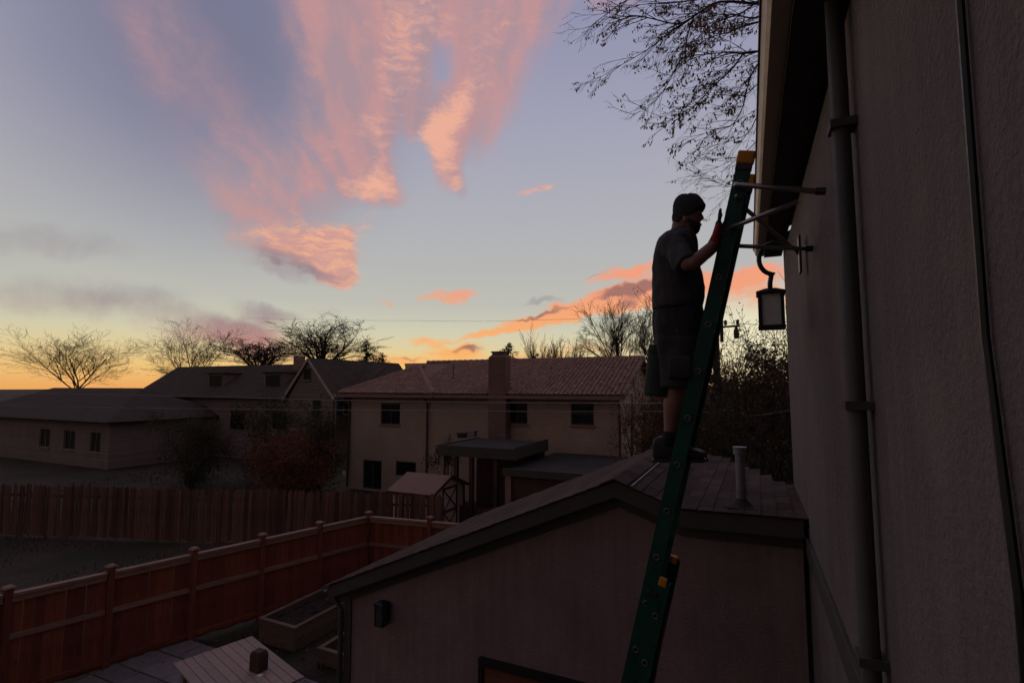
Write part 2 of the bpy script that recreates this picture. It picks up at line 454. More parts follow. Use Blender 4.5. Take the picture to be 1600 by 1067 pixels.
M_CEDARTOP = mat('cedar_skylit', (.24, .145, .10), .7, .25, 4, .2, 30, stretch=(1, 1, 6), island=.12)  # lighter cedar copy, skylight on caps and upper rails put into the colour
M_OLDWOOD = mat('old_fence_wood', (.12, .065, .048), .9, .45, 3, .3, 25, stretch=(8, 8, .5), island=.4)
M_BLACK = mat('black_metal', (.012, .012, .013), .45, .2, 8, spec=.5)
M_GLASS = mat('window_glass', (.012, .013, .015), .12, .2, 1.2, spec=.5)
M_SMOKED = mat('smoked_glass', (.045, .042, .042), .3, .2, 5, spec=.5)
M_FROST = mat('frosted_glass', (.72, .72, .70), .35, .12, 14, .1, 60)
M_TAN = mat('tan_stucco', (.37, .300, .235), .95, .10, .7, .3, 40)
M_TANBRICK = mat('tan_brick', (.39, .300, .228), .9, .12, 1.0, .2, 40, extra=brick_extra(.32, .11, (.72, .72, .72)))
M_TILE = mat('clay_tile', (.32, .205, .16), .9, .2, 2.5, .2, spec=.1, island=.13)
M_PANE = mat('dark_pane', (.016, .016, .018), .6, .2, 2, spec=.15)
M_CHIM = mat('chimney_render', (.19, .125, .098), .95, .12, 1.5, .2)
M_BARGE = mat('barge_paint', (.42, .34, .31), .8, .1, 3)
M_FASCIA = mat('fascia_brown', (.24, .165, .125), .7, .15, 3)
M_WHITE = mat('white_paint', (.62, .58, .54), .6, .1, 5)
M_GREY = mat('grey_metal', (.30, .30, .31), .45, .15, 6, spec=.5, metal=.6)
M_GALV = mat('galvanised_pipe', (.20, .20, .21), .55, .25, 9, metal=.5)
M_BARK = mat('bark', (.05, .036, .028), .95, .35, 6, .4)
M_TWIG = mat('twigs', (.06, .045, .038), .95, .3, 4)
M_LEAFBROWN = mat('brown_leaves', (.17, .095, .040), .7, .35, 5, island=.5)
M_LEAFRED = mat('red_leaves', (.17, .068, .042), .7, .4, 4, island=.5)
M_LEAFGREEN = mat('dark_leaves', (.060, .058, .030), .7, .4, 4, island=.5)
M_NEEDLE = mat('needles', (.018, .026, .018), .8, .3, 4, island=.4)
def make_leafy(m):
    t = m.node_tree; N = NT(t); b = t.nodes['Principled BSDF']; out = t.nodes['Material Output']
    tr = N.n('ShaderNodeBsdfTranslucent'); ms_ = N.n('ShaderNodeMixShader'); ms_.inputs[0].default_value = .45
    src = b.inputs['Base Color'].links[0].from_socket
    N.link(src, tr.inputs['Color']); N.link(b.outputs[0], ms_.inputs[1]); N.link(tr.outputs[0], ms_.inputs[2]); N.link(ms_.outputs[0], out.inputs['Surface'])
for m_ in (M_LEAFBROWN, M_LEAFRED, M_LEAFGREEN): make_leafy(m_)
M_SOIL = mat('soil', (.035, .024, .018), 1, .5, 14, .8, 60)
M_PLANTER = mat('planter_wood', (.15, .105, .075), .85, .3, 4, .25, 30, stretch=(.7, 6, 6), island=.15)
M_PAVER = mat('paver_stone', (.17, .15, .145), .9, .2, 5, .3, 50, island=.16)
M_TABLE = mat('table_wood', (.30, .215, .175), .6, .2, 3, .15, 30, stretch=(6, .8, 6), island=.12)
def scuffs(N, tc, colr):
    s1 = N.maprange(N.noise(N.mapping(tc, sc=(1, 1, .3)), 70, 3, .6), .66, .72, 0, .5)
    s2 = N.maprange(N.noise(N.mapping(tc, loc=(3, 1, 2)), 16, 4, .7), .64, .70, 0, .35)
    return N.mix(s2, N.mix(s1, colr, (.10, .13, .12, 1)), (.018, .030, .026, 1))
M_FGREEN = mat('fiberglass_green', (.006, .058, .043), .55, .4, 5, .1, 80, spec=.25, extra=scuffs)
M_YELLOW = mat('yellow_plastic', (.50, .21, .012), .5, .15, 8)
M_ALU = mat('aluminium', (.30, .29, .29), .35, .12, 10, metal=.9, spec=.5)
M_SIDING = mat('grey_siding', (.20, .165, .155), .9, .15, 1.2, .2, extra=brick_extra(60, .22, (.45, .45, .45), amount=.7))
M_SHROOF = mat('dark_shingle_roof', (.085, .068, .056), .95, .2, 1.5, .3, spec=.1, extra=brick_extra(.5, .14, (.6, .6, .6)))
M_FLATROOF = mat('bitumen_roof', (.062, .057, .054), .9, .25, 1.2, .3, spec=.1)
M_SKIN = mat('skin', (.23, .118, .092), .6, .12, 8, spec=.35)
M_TEE = mat('black_tee', (.052, .050, .056), .95, .2, 7, .4, 16)
M_SHORTS = mat('dark_shorts', (.038, .036, .036), .95, .25, 7, .4, 14)
M_BEANIE = mat('black_beanie', (.048, .046, .054), 1, .2, 30, .8, 120)
M_BEARD = mat('beard', (.060, .036, .026), .95, .3, 60, .9, 220)
M_GLOVE = mat('red_glove', (.26, .022, .030), .75, .2, 12, .3, 90)
M_GLOVEDK = mat('glove_rubber', (.02, .014, .016), .8, .2, 12, .2, 60)
M_SHOE = mat('black_shoe', (.016, .016, .018), .5, .2, 10, .1)
M_SOCK = mat('black_sock', (.014, .013, .014), 1, .2, 20, .5, 90)
M_BUCKET = mat('bucket_plastic', (.024, .031, .027), .75, .12, 4, spec=.12)
M_SHED = mat('shed_board', (.62, .50, .44), .85, .12, 2, .15, 30, stretch=(6, 6, .7))
M_SHEDTRIM = mat('shed_trim', (.07, .035, .028), .8, .2, 4)
M_SHEDROOF = mat('shed_roof', (.25, .155, .125), .9, .15, 3, .3, 60)
M_DOORWOOD = mat('door_wood', (.16, .055, .035), .6, .25, 3, .1, 30, stretch=(6, 6, .6))
M_WIRE = mat('wire_grey', (.22, .20, .19), .6, .1, 5)

def ground_extra(N, tc, colr):
    n = N.noise(tc, 0.45, 6, .65)
    return N.mix(N.maprange(n, .42, .6, 0, 1), colr, (.030, .030, .014, 1))
M_GROUND = mat('yard_ground', (.055, .038, .026), 1, .4, 5, .8, 30, extra=ground_extra)
M_ASPHALT = mat('alley_asphalt', (.045, .042, .042), .95, .25, 4, .4, 60)

# ================================================================== setting
g = MB(); n = 60; ext = 900
gv = []
for j in range(n + 1):
    for i in range(n + 1):
        a = (i / n * 2 - 1); b_ = (j / n * 2 - 1)
        gx = math.copysign(abs(a) ** 2.6 * ext, a); gy = math.copysign(abs(b_) ** 2.6 * ext, b_)
        gz = -0.02 + (0.03 * math.sin(gx * .9 + 1) * math.sin(gy * .7) if abs(gx) < 40 and abs(gy) < 40 else 0)
        gv.append((gx, gy + 12, min(gz, 0.0)))
gf = [(j * (n + 1) + i, j * (n + 1) + i + 1, (j + 1) * (n + 1) + i + 1, (j + 1) * (n + 1) + i) for j in range(n) for i in range(n)]
g.add(gv, gf)
ground = tag(g.build('ground', M_GROUND, smooth=True), kind='structure')

al = MB().box(-60, 12, 12.1, 14.0, -.1, .012)
tag(al.build('alley', M_ASPHALT), kind='structure')

# patio of stone pavers beside the garage
pat = tag(MB().box(-11.2, -5.75, 1.0, 7.4, -.1, .02).build('patio', M_SOIL), kind='structure')
random.seed(3)
yy = 1.02
while yy < 7.2:
    hgt = random.choice((.42, .55, .62)); xx = -11.15
    while xx < -5.85:
        w = min(random.uniform(.45, .95), -5.78 - xx)
        if w > .12:
            me = MB().box(.012, w - .012, .012, hgt - .012, 0, .045).mesh('paver')
            o = link_mesh('paver', me, M_PAVER, pat, (xx, yy, .016 + random.uniform(0, .008)), (random.uniform(-.01, .01), random.uniform(-.01, .01), 0))
            bv = o.modifiers.new('bevel', 'BEVEL'); bv.width = .012; bv.segments = 1
        xx += w
    yy += hgt

# ================================================================== garage
GY0, GY1 = 5.60, 10.0            # front and back rake edges
RX, RZ = -1.43, 4.28             # ridge
EX, EZ = -5.47, 2.54             # low eave
KX, KZ = -0.75, 4.045            # where the roof flattens towards the house
HX, HZ = 0.345, 4.06
garage = empty('garage', (-2.5, 7.5, 0), 'grey stucco garage with low gable shingle roof and wall lantern on its front', 'garage')
WY = 5.78
def prism_y(poly, y0, y1):
    m = MB(); k = len(poly)
    m.add([(x, y0, z) for x, z in poly] + [(x, y1, z) for x, z in poly], [tuple(range(k)), tuple(range(2 * k - 1, k - 1, -1))] + [(i, (i + 1) % k, (i + 1) % k + k, i + k) for i in range(k)])
    return m
tz = .16
wall = prism_y([(-5.28, 0), (.34, 0), (.34, HZ - tz), (KX, KZ - tz), (RX, RZ - tz - .02), (-5.28, EZ + (.19 * .43) - tz)], WY, WY + .2).build('wall', M_STUCCO, garage)
MB().box(-5.28, -5.08, WY + .203, GY1 - .15, 0, 2.42).build('side_wall', M_STUCCO, garage)
MB().box(-5.06, .34, GY1 - .35, GY1 - .15, 0, 2.4).build('rear_wall', M_STUCCO, garage)
MB().box(-5.30, -5.19, WY - .025, WY - .002, 0, 2.44).build('corner_trim', M_TRIM, garage, bevel=.004)
roof = MB()
roof.slab([(RX, GY0 + .02, RZ), (RX, GY1, RZ), (EX, GY1, EZ), (EX, GY0 + .02, EZ)], .05)
roof.slab([(KX, GY0 + .02, KZ), (KX, GY1, KZ), (RX, GY1, RZ), (RX, GY0 + .02, RZ)], .05)
roof.slab([(HX, GY0 + .02, HZ), (HX, 7.2, HZ), (KX, GY1, KZ), (KX, GY0 + .02, KZ)], .05)
roof = roof.build('roof', M_ROOFDARK, garage)
# rake boards and soffit strip
def rake(a, b, name, h, t, y, m, parent):
    mb = MB(); (x0, z0), (x1, z1) = a, b
    mb.add([(x0, y, z0), (x1, y, z1), (x1, y, z1 - h), (x0, y, z0 - h), (x0, y + t, z0), (x1, y + t, z1), (x1, y + t, z1 - h), (x0, y + t, z0 - h)],
           [(0, 1, 2, 3), (7, 6, 5, 4), (0, 4, 5, 1), (3, 2, 6, 7), (0, 3, 7, 4), (1, 5, 6, 2)])
    return mb.build(name, m, parent)
for a, b in (((EX, EZ - .012), (RX, RZ - .012)), ((RX, RZ - .012), (KX, KZ - .012)), ((KX, KZ - .012), (HX, HZ - .012))):
    rake(a, b, 'rake_board', .165, .03, GY0, M_TRIM, garage)
    mb = MB(); (x0, z0), (x1, z1) = a, b
    mb.slab([(x0, GY0 + .032, z0 - .06), (x1, GY0 + .032, z1 - .06), (x1, WY - .002, z1 - .06), (x0, WY - .002, z0 - .06)], .02)
    mb.build('soffit', M_TRIM, garage)
    rake((a[0], a[1] - .10), (b[0], b[1] - .10), 'shadow_frieze', .20, .022, WY - .024, M_TRIM, garage)  # frieze trim kept wide and dark, the shadow under the rake built into it
# low eave gutter
gt = MB()
for i in range(9):
    t0 = math.pi + i / 8 * math.pi
    gt.v.append((EX - .055 + .055 * math.cos(t0), GY0 - .01, EZ - .03 + .055 * math.sin(t0)))
    gt.v.append((EX - .055 + .055 * math.cos(t0), GY1, EZ - .03 + .055 * math.sin(t0)))
for i in range(8): gt.f.append((2 * i, 2 * i + 1, 2 * i + 3, 2 * i + 2))
go = gt.build('gutter', M_GREY, garage)
sm_ = go.modifiers.new('solid', 'SOLIDIFY'); sm_.thickness = .004
MB().tube([(EX - .05, GY0 + .12, EZ - .08), (EX - .02, GY0 + .14, EZ - .2), (-5.34, WY - .05, EZ - .34), (-5.34, WY - .05, .1)], .035, 8).build('downspout', M_TRIM, garage)

# shingles: three-tab strips on the left slope, single tabs on the sloping and flat right side
def strip_mesh(name, w, d, t):
    m = MB()       # x = down the slope, y = along the course, butt edge thick
    m.add([(0, 0, .001), (d, 0, .001), (d, w, .001), (0, w, .001), (0, 0, .003), (d, 0, t), (d, w, t), (0, w, .003)],
          [(3, 2, 1, 0), (4, 5, 6, 7), (0, 1, 5, 4), (1, 2, 6, 5), (2, 3, 7, 6), (3, 0, 4, 7)])
    return m.mesh(name)
random.seed(11)
strips = [strip_mesh('shingle', 1.09, .175, .014), strip_mesh('shingle', .54, .175, .014)]
tabs = [strip_mesh('shingle', .325, .158, .012), strip_mesh('shingle', .16, .158, .012)]
def lay(p0, p1, y0, y1f, course, meshes, wlong, mat_):
    (x0, z0), (x1, z1) = p0, p1
    L = math.hypot(x1 - x0, z1 - z0); sgn = 1 if x1 > x0 else -1
    ang = math.atan2(z0 - z1, abs(x1 - x0))
    k = 0; s0 = 0.0
    while s0 < L - .02:
        t0 = s0 / L; cx = x0 + (x1 - x0) * t0; cz = z0 + (z1 - z0) * t0
        y1 = y1f(cx)
        y = y0 - (wlong * .5 if k % 2 else 0)
        while y < y1 - .05:
            me = meshes[0]; ystart = y; ln = wlong
            if y < y0: me = meshes[1]; ystart = y0; ln = wlong * .5
            if ystart + ln > y1 + .08: break
            o = link_mesh('shingle', me, mat_, roof)
            o.location = Vector((cx, ystart + (0 if sgn > 0 else ln) + .004, cz + .002 + random.uniform(0, .003))) - ORG[roof]
            o.rotation_euler = (0, ang, 0) if sgn > 0 else (0, ang, math.pi)
            o.rotation_mode = 'XYZ'
            y = ystart + ln + .006
        k += 1; s0 += course
    return
lay((RX, RZ), (EX, EZ), GY0 - .03, lambda x: GY1, .16, strips, 1.09, M_SHINGLE)
lay((RX, RZ), (KX, KZ), GY0 - .03, lambda x: GY1, .145, tabs, .325, M_SHINGLE)
lay((KX, KZ + .004), (HX, HZ + .004), GY0 - .03, lambda x: 7.2 + (GY1 - 7.2) * (HX - x) / (HX - KX), .145, tabs, .325, M_SHINGLE)
# ridge caps and the loose flashing strip beside them
y = GY0 - .05; capm = MB()
capm.add([(-.15, 0, -.062), (0, 0, .006), (.15, 0, -.05), (-.15, .33, -.058), (0, .33, .01), (.15, .33, -.046),
          (-.15, 0, -.07), (0, 0, -.004), (.15, 0, -.058), (-.15, .33, -.07), (0, .33, -.004), (.15, .33, -.058)],
         [(0, 1, 4, 3), (1, 2, 5, 4), (0, 6, 7, 1), (1, 7, 8, 2), (3, 4, 10, 9), (4, 5, 11, 10), (0, 3, 9, 6), (2, 8, 11, 5)])
capme = capm.mesh('ridge_cap')
while y < GY1 - .3:
    link_mesh('ridge_cap', capme, M_SHINGLE, roof, (RX, y, RZ + .022), (.012, 0, 0)); y += .30
MB().beam((RX + .19, GY0 - .02, RZ - .045), (RX + .17, GY0 + 2.1, RZ - .035), .012, .014).build('flashing_strip', M_GALV, roof)
# door below the gable (only its head shows)
dz = 2.0; dx0, dx1 = -3.16, -1.5
door = MB().box(dx0 + .06, dx1 - .06, WY - .03, WY - .002, .02, dz - .06).build('door', M_DOORWOOD, garage)
MB().box(dx0, dx1, WY - .06, WY - .003, dz - .055, dz + .03).box(dx0, dx0 + .055, WY - .06, WY - .003, 0, dz - .057).box(dx1 - .055, dx1, WY - .06, WY - .003, 0, dz - .057).build('door_frame', M_BLACK, door)
for k in range(3):
    xa = dx0 + .1 + k * .5
    MB().box(xa, xa + .44, WY - .045, WY - .032, .2, dz - .16).build('panel', M_DOORWOOD, door, bevel=.008)

# lantern
def lantern(name, c, w, h, d, label, wall_y=None, wall_x=None, arm=None):
    """boxed lantern centred on c; flat back plate towards +Y or +X"""
    c = Vector(c)
    e = empty(name, c, label, 'lantern', None)
    x0, x1, y0, y1, z0, z1 = c.x - w / 2, c.x + w / 2, c.y - d / 2, c.y + d / 2, c.z - h / 2, c.z + h / 2
    t = w * .14
    for xa in (x0, x1 - t):
        for ya in (y0, y1 - t): MB().box(xa, xa + t, ya, ya + t, z0 + t + .001, z1 - .001).build('frame_bar', M_BLACK, e)
    MB().box(x0 - .004, x1 + .004, y0 - .004, y1 + .004, z0, z0 + t).build('base_plate', M_BLACK, e, bevel=.003)
    for xa, ya, xb, yb in ((x0 + t, y0 + t * .4, x1 - t, y0 + t * .5), (x0 + t, y1 - t * .5, x1 - t, y1 - t * .4), (x0 + t * .4, y0 + t, x0 + t * .5, y1 - t), (x1 - t * .5, y0 + t, x1 - t * .4, y1 - t)):
        MB().box(xa, xb, ya, yb, z0 + t + .002, z1 - .002).build('pane', M_FROST if wall_x else M_SMOKED, e)
    cap = MB(); m_ = .3 * w
    cap.rings([[(x0 - .012, y0 - .012, z1), (x1 + .012, y0 - .012, z1), (x1 + .012, y1 + .012, z1), (x0 - .012, y1 + .012, z1)],
               [(x0 - .012, y0 - .012, z1 + .02), (x1 + .012, y0 - .012, z1 + .02), (x1 + .012, y1 + .012, z1 + .02), (x0 - .012, y1 + .012, z1 + .02)],
               [(x0 + m_, y0 + m_ * .6, z1 + h * .17), (x1 - m_, y0 + m_ * .6, z1 + h * .17), (x1 - m_, y1 - m_ * .6, z1 + h * .17), (x0 + m_, y1 - m_ * .6, z1 + h * .17)]])
    cap.build('cap', M_BLACK, e)
    MB().tube([(c.x, c.y, z0 + t), (c.x, c.y, z0 + h * .5)], w * .07, 8).build('bulb_holder', M_FROST, e)
    if wall_y is not None:
        MB().box(c.x - w * .32, c.x + w * .32, y1 - .002, wall_y - .001, z0 + h * .1, z1 - h * .05).build('back_plate', M_BLACK, e)
    return e
lc = P(596, 960, Y=WY - .13)
lantern('wall_lantern', lc, .135, .26, .13, 'small black box lantern mounted on the grey garage wall', wall_y=WY)

# vent pipe on the flat part of the roof
vb = P(1159, 792, Z=KZ + .01)
vp = empty('vent_pipe', vb, 'grey metal vent pipe with wide cap standing on the garage roof', 'vent pipe')
vh = .60
MB().lathe(vb, [(.048, 0), (.046, vh)], 16).build('pipe', M_GALV, vp, smooth=False)
MB().lathe(vb + Vector((0, 0, vh - .07)), [(.05, 0), (.064, .004), (.064, .066), (.07, .07), (.07, .08), (.05, .082)], 16).build('cap', M_GALV, vp)
MB().lathe(vb, [(.12, .018), (.10, .03), (.054, .075), (.05, .09)], 12).build('flashing', M_ROOFDARK, vp)
MB().box(vb.x - .16, vb.x + .16, vb.y - .15, vb.y + .15, vb.z + .008, vb.z + .02).build('flashing_plate', M_ROOFDARK, vp)

# ================================================================== the house the photo is taken from
HWX = 0.36
EVZ = 7.05
_pv = P(1178, 402, Z=EVZ); _pn = P(1192, 0, Z=EVZ)
house = empty('house', (_pv.x, _pv.y, 0), 'grey stucco house with overhanging eave and pale gutter close beside the ladder', 'house')
HY0, HY1 = -7.0, P(1178, 402, Z=EVZ).y - .35
hw = MB()
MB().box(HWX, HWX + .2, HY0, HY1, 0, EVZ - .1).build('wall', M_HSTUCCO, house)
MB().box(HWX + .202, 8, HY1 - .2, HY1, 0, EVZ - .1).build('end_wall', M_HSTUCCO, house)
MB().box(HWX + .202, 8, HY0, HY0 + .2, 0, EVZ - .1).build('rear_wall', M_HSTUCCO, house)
MB().box(HWX - .028, HWX - .001, HY0, HY1, 3.72, 3.90).build('belt_course', M_TRIM, house, bevel=.004)
dpy = 2.55
dsp = MB().tube([(HWX - .055, dpy, EVZ - .05), (HWX - .055, dpy, .1)], .036, 8).build('downspout', M_TRIM, house, smooth=True)
for zz in (6.4, 5.2, 4.2, 2.6): MB().box(HWX - .10, HWX - .002, dpy - .05, dpy + .05, zz, zz + .035).build('strap', M_TRIM, dsp)
MB().tube([(HWX - .012, 1.35, EVZ - .03), (HWX - .012, 1.36, 5.4), (HWX - .012, 1.30, 4.9), (HWX - .012, 1.30, 3.95)], .008, 6).build('cable', M_BLACK, house)
ex0 = P(1179, 402, Z=EVZ).x
ey1 = P(1178, 402, Z=EVZ).y
sof = MB().box(ex0 + .125, HWX + .001, HY0 - .4, ey1, EVZ - .02, EVZ + .0).build('soffit', M_TRIM, house)
gut = MB()
prof = [(ex0, EVZ + .13), (ex0 - .012, EVZ + .10), (ex0 + .004, EVZ + .05), (ex0 + .012, EVZ + .02), (ex0 + .03, EVZ), (ex0 + .115, EVZ), (ex0 + .115, EVZ + .13), (ex0 + .11, EVZ + .13), (ex0 + .11, EVZ + .006), (ex0 + .034, EVZ + .006), (ex0 + .016, EVZ + .024), (ex0 + .006, EVZ + .13)]
k = len(prof)
gut.add([(x, HY0 - .4, z) for x, z in prof] + [(x, ey1, z) for x, z in prof], [tuple(range(k)), tuple(range(2 * k - 1, k - 1, -1))] + [(i, (i + 1) % k, (i + 1) % k + k, i + k) for i in range(k)])
M_GUTTER = mat('beige_gutter', (.55, .47, .36), .5, .08, 3)
gut.build('gutter', M_GUTTER, house)
MB().box(ex0 - .016, ex0 - .003, HY0 - .4, ey1, EVZ + .085, EVZ + .135).build('gutter_lip', M_SHEDTRIM, house)
MB().box(ex0 + .117, ex0 + .124, HY0 - .4, ey1, EVZ - .03, EVZ + .13).build('fascia', M_TRIM, house)
hr = MB().slab([(ex0 + .02, HY0 - .4, EVZ + .15), (4.6, HY0 - .4, EVZ + 2.6), (4.6, ey1, EVZ + 2.6), (ex0 + .02, ey1, EVZ + .15)][::-1], .04)
hr.slab([(9.0, HY0 - .4, EVZ + .15), (4.6, HY0 - .4, EVZ + 2.6), (4.6, ey1, EVZ + 2.6), (9.0, ey1, EVZ + .15)], .04)
hr.build('roof', M_SHROOF, house)
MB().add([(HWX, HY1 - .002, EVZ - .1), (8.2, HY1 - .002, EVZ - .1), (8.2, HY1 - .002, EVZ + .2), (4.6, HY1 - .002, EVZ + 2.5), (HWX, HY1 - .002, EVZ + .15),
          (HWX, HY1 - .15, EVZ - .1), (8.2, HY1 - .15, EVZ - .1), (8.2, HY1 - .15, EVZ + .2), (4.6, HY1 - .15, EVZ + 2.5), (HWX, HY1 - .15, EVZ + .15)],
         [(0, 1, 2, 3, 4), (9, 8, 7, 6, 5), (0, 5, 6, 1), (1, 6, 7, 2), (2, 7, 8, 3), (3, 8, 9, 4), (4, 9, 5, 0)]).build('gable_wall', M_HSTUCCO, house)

house.rotation_euler.z = math.atan2(_pn.x - _pv.x, _pv.y - _pn.y)      # the house stands a touch askew to the garage
# big hanging lantern on a curled arm
LYH = 4.7
lt, lb = P(1190, 462, Y=LYH), P(1190, 515, Y=LYH)
lw = .19
lcx = P(1185, 490, Y=LYH).x + lw / 2
lan = lantern('hanging_lantern', (lcx, LYH, (lt.z + lb.z) / 2), lw, lt.z - lb.z, lw, 'large black lantern with pale glass hanging from a curled arm on the house wall', wall_x=HWX)
cz = lt.z + (lt.z - lb.z) * .17
pts = []
ptc = P(1197, 405, Y=LYH)
for i in range(15):
    t = R(-90) + i / 14 * R(200)
    pts.append((lcx + .03 - .105 * math.cos(t) , LYH, ptc.z + .13 * math.sin(t)))
MB().tube([(lcx, LYH, cz - .02), (lcx, LYH, cz + .05), (lcx + .012, LYH, ptc.z - .14)] + pts + [(lcx + .2, LYH, ptc.z + .06), (HWX - .01, LYH, ptc.z + .02)], .019, 8).build('arm', M_BLACK, lan, smooth=True)
MB().box(HWX - .02, HWX - .002, LYH - .06, LYH + .06, ptc.z - .14, ptc.z + .16).build('wall_plate', M_BLACK, lan, bevel=.005)

# ================================================================== extension ladder
LY = 3.5; LW = .43
A = P(1107, 507, Y=LY); B = P(1026, 870, Y=LY)
ld = (A - B).normalized()                       # up the ladder
nr = Vector((ld.z, 0, -ld.x))                   # towards the house
def LP(s, off=0.0, y=0.0): return A + ld * s + nr * off + Vector((0, y, 0))
s_top = (P(1160, 238, Y=LY) - A).length
s_bt = -(P(1028, 902, Y=LY) - A).length         # top of the base section
s_gr = -(A.z / ld.z)
s_fb = s_bt - 1.5
ladder = empty('extension_ladder', LP(s_gr), 'green fibreglass extension ladder with yellow caps leaning up to the eave', 'ladder')
RW = .092
def rail(s0, s1, off, y, inward, parent, name='rail'):
    mb = MB()
    a, b = LP(s0, off, y), LP(s1, off, y)
    mb.beam(a, b, .006, RW, nr)                                   # web
    for sg in (-1, 1):
        o_ = nr * (sg * (RW / 2 - .003)) + Vector((0, inward * .0185, 0))
        mb.beam(a + o_, b + o_, .031, .006, nr)
    return mb.build(name, M_FGREEN, parent)
fly = []
for y, inw in ((0, 1), (LW, -1)):
    r_ = rail(s_fb, s_top, 0, y, inw, ladder)
    # end cap
    cp = MB().beam(LP(s_top - .075, 0, y + inw * .014), LP(s_top + .012, 0, y + inw * .014), .05, RW + .014, nr)
    cp.build('end_cap', M_YELLOW, r_, bevel=.012)
    MB().beam(LP(s_top - .115, 0, y + inw * .014), LP(s_top - .076, 0, y + inw * .014), .044, RW + .006, nr).build('cap_band', M_BLACK, r_, bevel=.004)
    fly.append(r_)
BO = .072
basel = []
for y, inw in ((-.036, 1), (LW + .036, -1)):
    r_ = rail(s_gr + .02, s_bt, BO, y, inw, ladder)
    MB().beam(LP(s_bt - .03, BO, y + inw * .014), LP(s_bt + .02, BO, y + inw * .014), .05, RW * .55, nr).build('end_cap', M_YELLOW, r_, bevel=.008)
    MB().beam(LP(s_bt - .10, BO - .045, y - inw * .012), LP(s_bt - .075, BO - .045, y - inw * .012), .03, .065, nr).build('guide_bracket', M_BLACK, r_, bevel=.006)
    MB().beam(LP(s_bt - .20, BO - .03, y - inw * .005), LP(s_bt - .11, BO - .03, y - inw * .005), .004, .07, nr).build('guide_plate', M_FGREEN, r_)
    MB().box(*[c for p in zip(LP(s_gr, BO, y) - Vector((.06, .05, 0)), LP(s_gr, BO, y) + Vector((.06, .05, .03))) for c in p]).build('foot', M_BLACK, r_)
    basel.append(r_)
M_RING = mat('rung_end', (.13, .14, .14), .45, .15, 20, metal=.7)
def rung(s, off, y0, y1, near_rail):
    o = MB().tube([LP(s, off, y0 + .004), LP(s, off, y1 - .004)], .0175, 10).build('rung', M_ALU, ladder, smooth=True)
    rg = MB(); c = LP(s, off, y0 - .003)
    n_ = 16; rr = []
    for rad, dy in ((.0215, 0.0), (.0215, -.005), (.019, -.008), (.0125, -.006), (.0115, 0.002)):
        rr.append([c + ld * (rad * math.cos(2 * math.pi * q / n_)) + nr * (rad * math.sin(2 * math.pi * q / n_)) + Vector((0, dy, 0)) for q in range(n_)])
    rg.rings(rr, cap=False)
    rg.build('rung_ferrule', M_RING, near_rail, smooth=True)
    hole = MB(); hole.rings([[c + ld * (.012 * math.cos(2 * math.pi * q / n_)) + nr * (.012 * math.sin(2 * math.pi * q / n_)) + Vector((0, dy, 0)) for q in range(n_)] for dy in (-.0015, -.0005)])
    hole.build('rung_socket', M_BLACK, near_rail)
    return o
sp_ = .3064
s = 0.0; ks = []
while s < s_top - .1: ks.append(s); s += sp_
s = -sp_
while s > s_fb + .1: ks.append(s); s -= sp_
for s in sorted(ks): rung(s, 0, 0, LW, fly[0])
s = s_bt - .22
while s > s_gr + .15: rung(s, BO, -.036, LW + .036, basel[0]); s -= sp_
MB().tube([LP(s_bt - .15, BO + .06, .02), LP(s_bt - .6, BO + .075, .02), LP(s_gr + .3, BO + .09, .03)], .004, 6).build('rope', M_OLDWOOD, ladder)
# stand-off bars
def bar(p, q, r=.0115, ext=None):
    p, q = Vector(p), Vector(q)
    if ext is not None: q = p + (q - p) * ((ext + .03 - p.x) / (q.x - p.x))
    return p, q
so = empty('ladder_standoff', P(1155, 320, Y=LY + .2), 'aluminium stand-off bars bridging from the ladder top to the house wall', 'ladder standoff')
p, q = bar(P(1146, 288, Y=LY - .03), P(1204, 293, Y=LY - .1), ext=HWX - .02)
MB().tube([p, p + (q - p) * .06, q], .0165, 10).build('arm', M_ALU, so, smooth=True)
MB().tube([q - (q - p).normalized() * .03, q + Vector((.019, 0, 0))], .022, 10).build('rubber_tip', M_BLACK, so)
p, q = bar(P(1139, 357, Y=LY - .03), P(1188, 338, Y=LY - .1), ext=HWX - .14)
MB().tube([p, q], .0155, 10).build('arm', M_ALU, so, smooth=True)
p, q = bar(P(1158, 321, Y=LY + LW + .02), P(1188, 346, Y=LY + LW + .1), ext=HWX - .14)
MB().tube([p, q], .0155, 10).build('arm', M_ALU, so, smooth=True)
p, q = bar(P(1144, 384, Y=LY + LW + .02), P(1192, 386, Y=LY + LW + .1), ext=HWX - .02)
MB().tube([p, q], .0155, 10).build('arm', M_ALU, so, smooth=True)
MB().tube([q - (q - p).normalized() * .03, q + Vector((.019, 0, 0))], .022, 10).build('rubber_tip', M_BLACK, so)
MB().tube([P(1151, 306, Y=LY - .06), P(1160, 333, Y=LY + LW + .06)], .012, 10).build('cross_bar', M_ALU, so, smooth=True)

# ================================================================== person on the ladder
MY = 3.72
def mp(px, py, dy=0.0): return P(px, py, Y=MY + dy)
def remesh(mb, name, voxel, smooth_it=6, parent=None, material=None, fac=.5):
    me = mb.mesh(name + '_raw')
    o = bpy.data.objects.new(name + '_raw', me); col.objects.link(o)
    r_ = o.modifiers.new('r', 'REMESH'); r_.mode = 'VOXEL'; r_.voxel_size = voxel
    if smooth_it:
        s_ = o.modifiers.new('s', 'SMOOTH'); s_.iterations = smooth_it; s_.factor = fac
    dg = bpy.context.evaluated_depsgraph_get()
    nm = bpy.data.meshes.new_from_object(o.evaluated_get(dg))
    bpy.data.objects.remove(o)
    nm.name = name
    org = ORG[parent] if parent is not None else Vector((0, 0, 0))
    nm.transform(Matrix.Translation(-org))
    nm.polygons.foreach_set('use_smooth', [True] * len(nm.polygons))
    nm.materials.clear()
    return link_mesh(name, nm, material, parent, org)
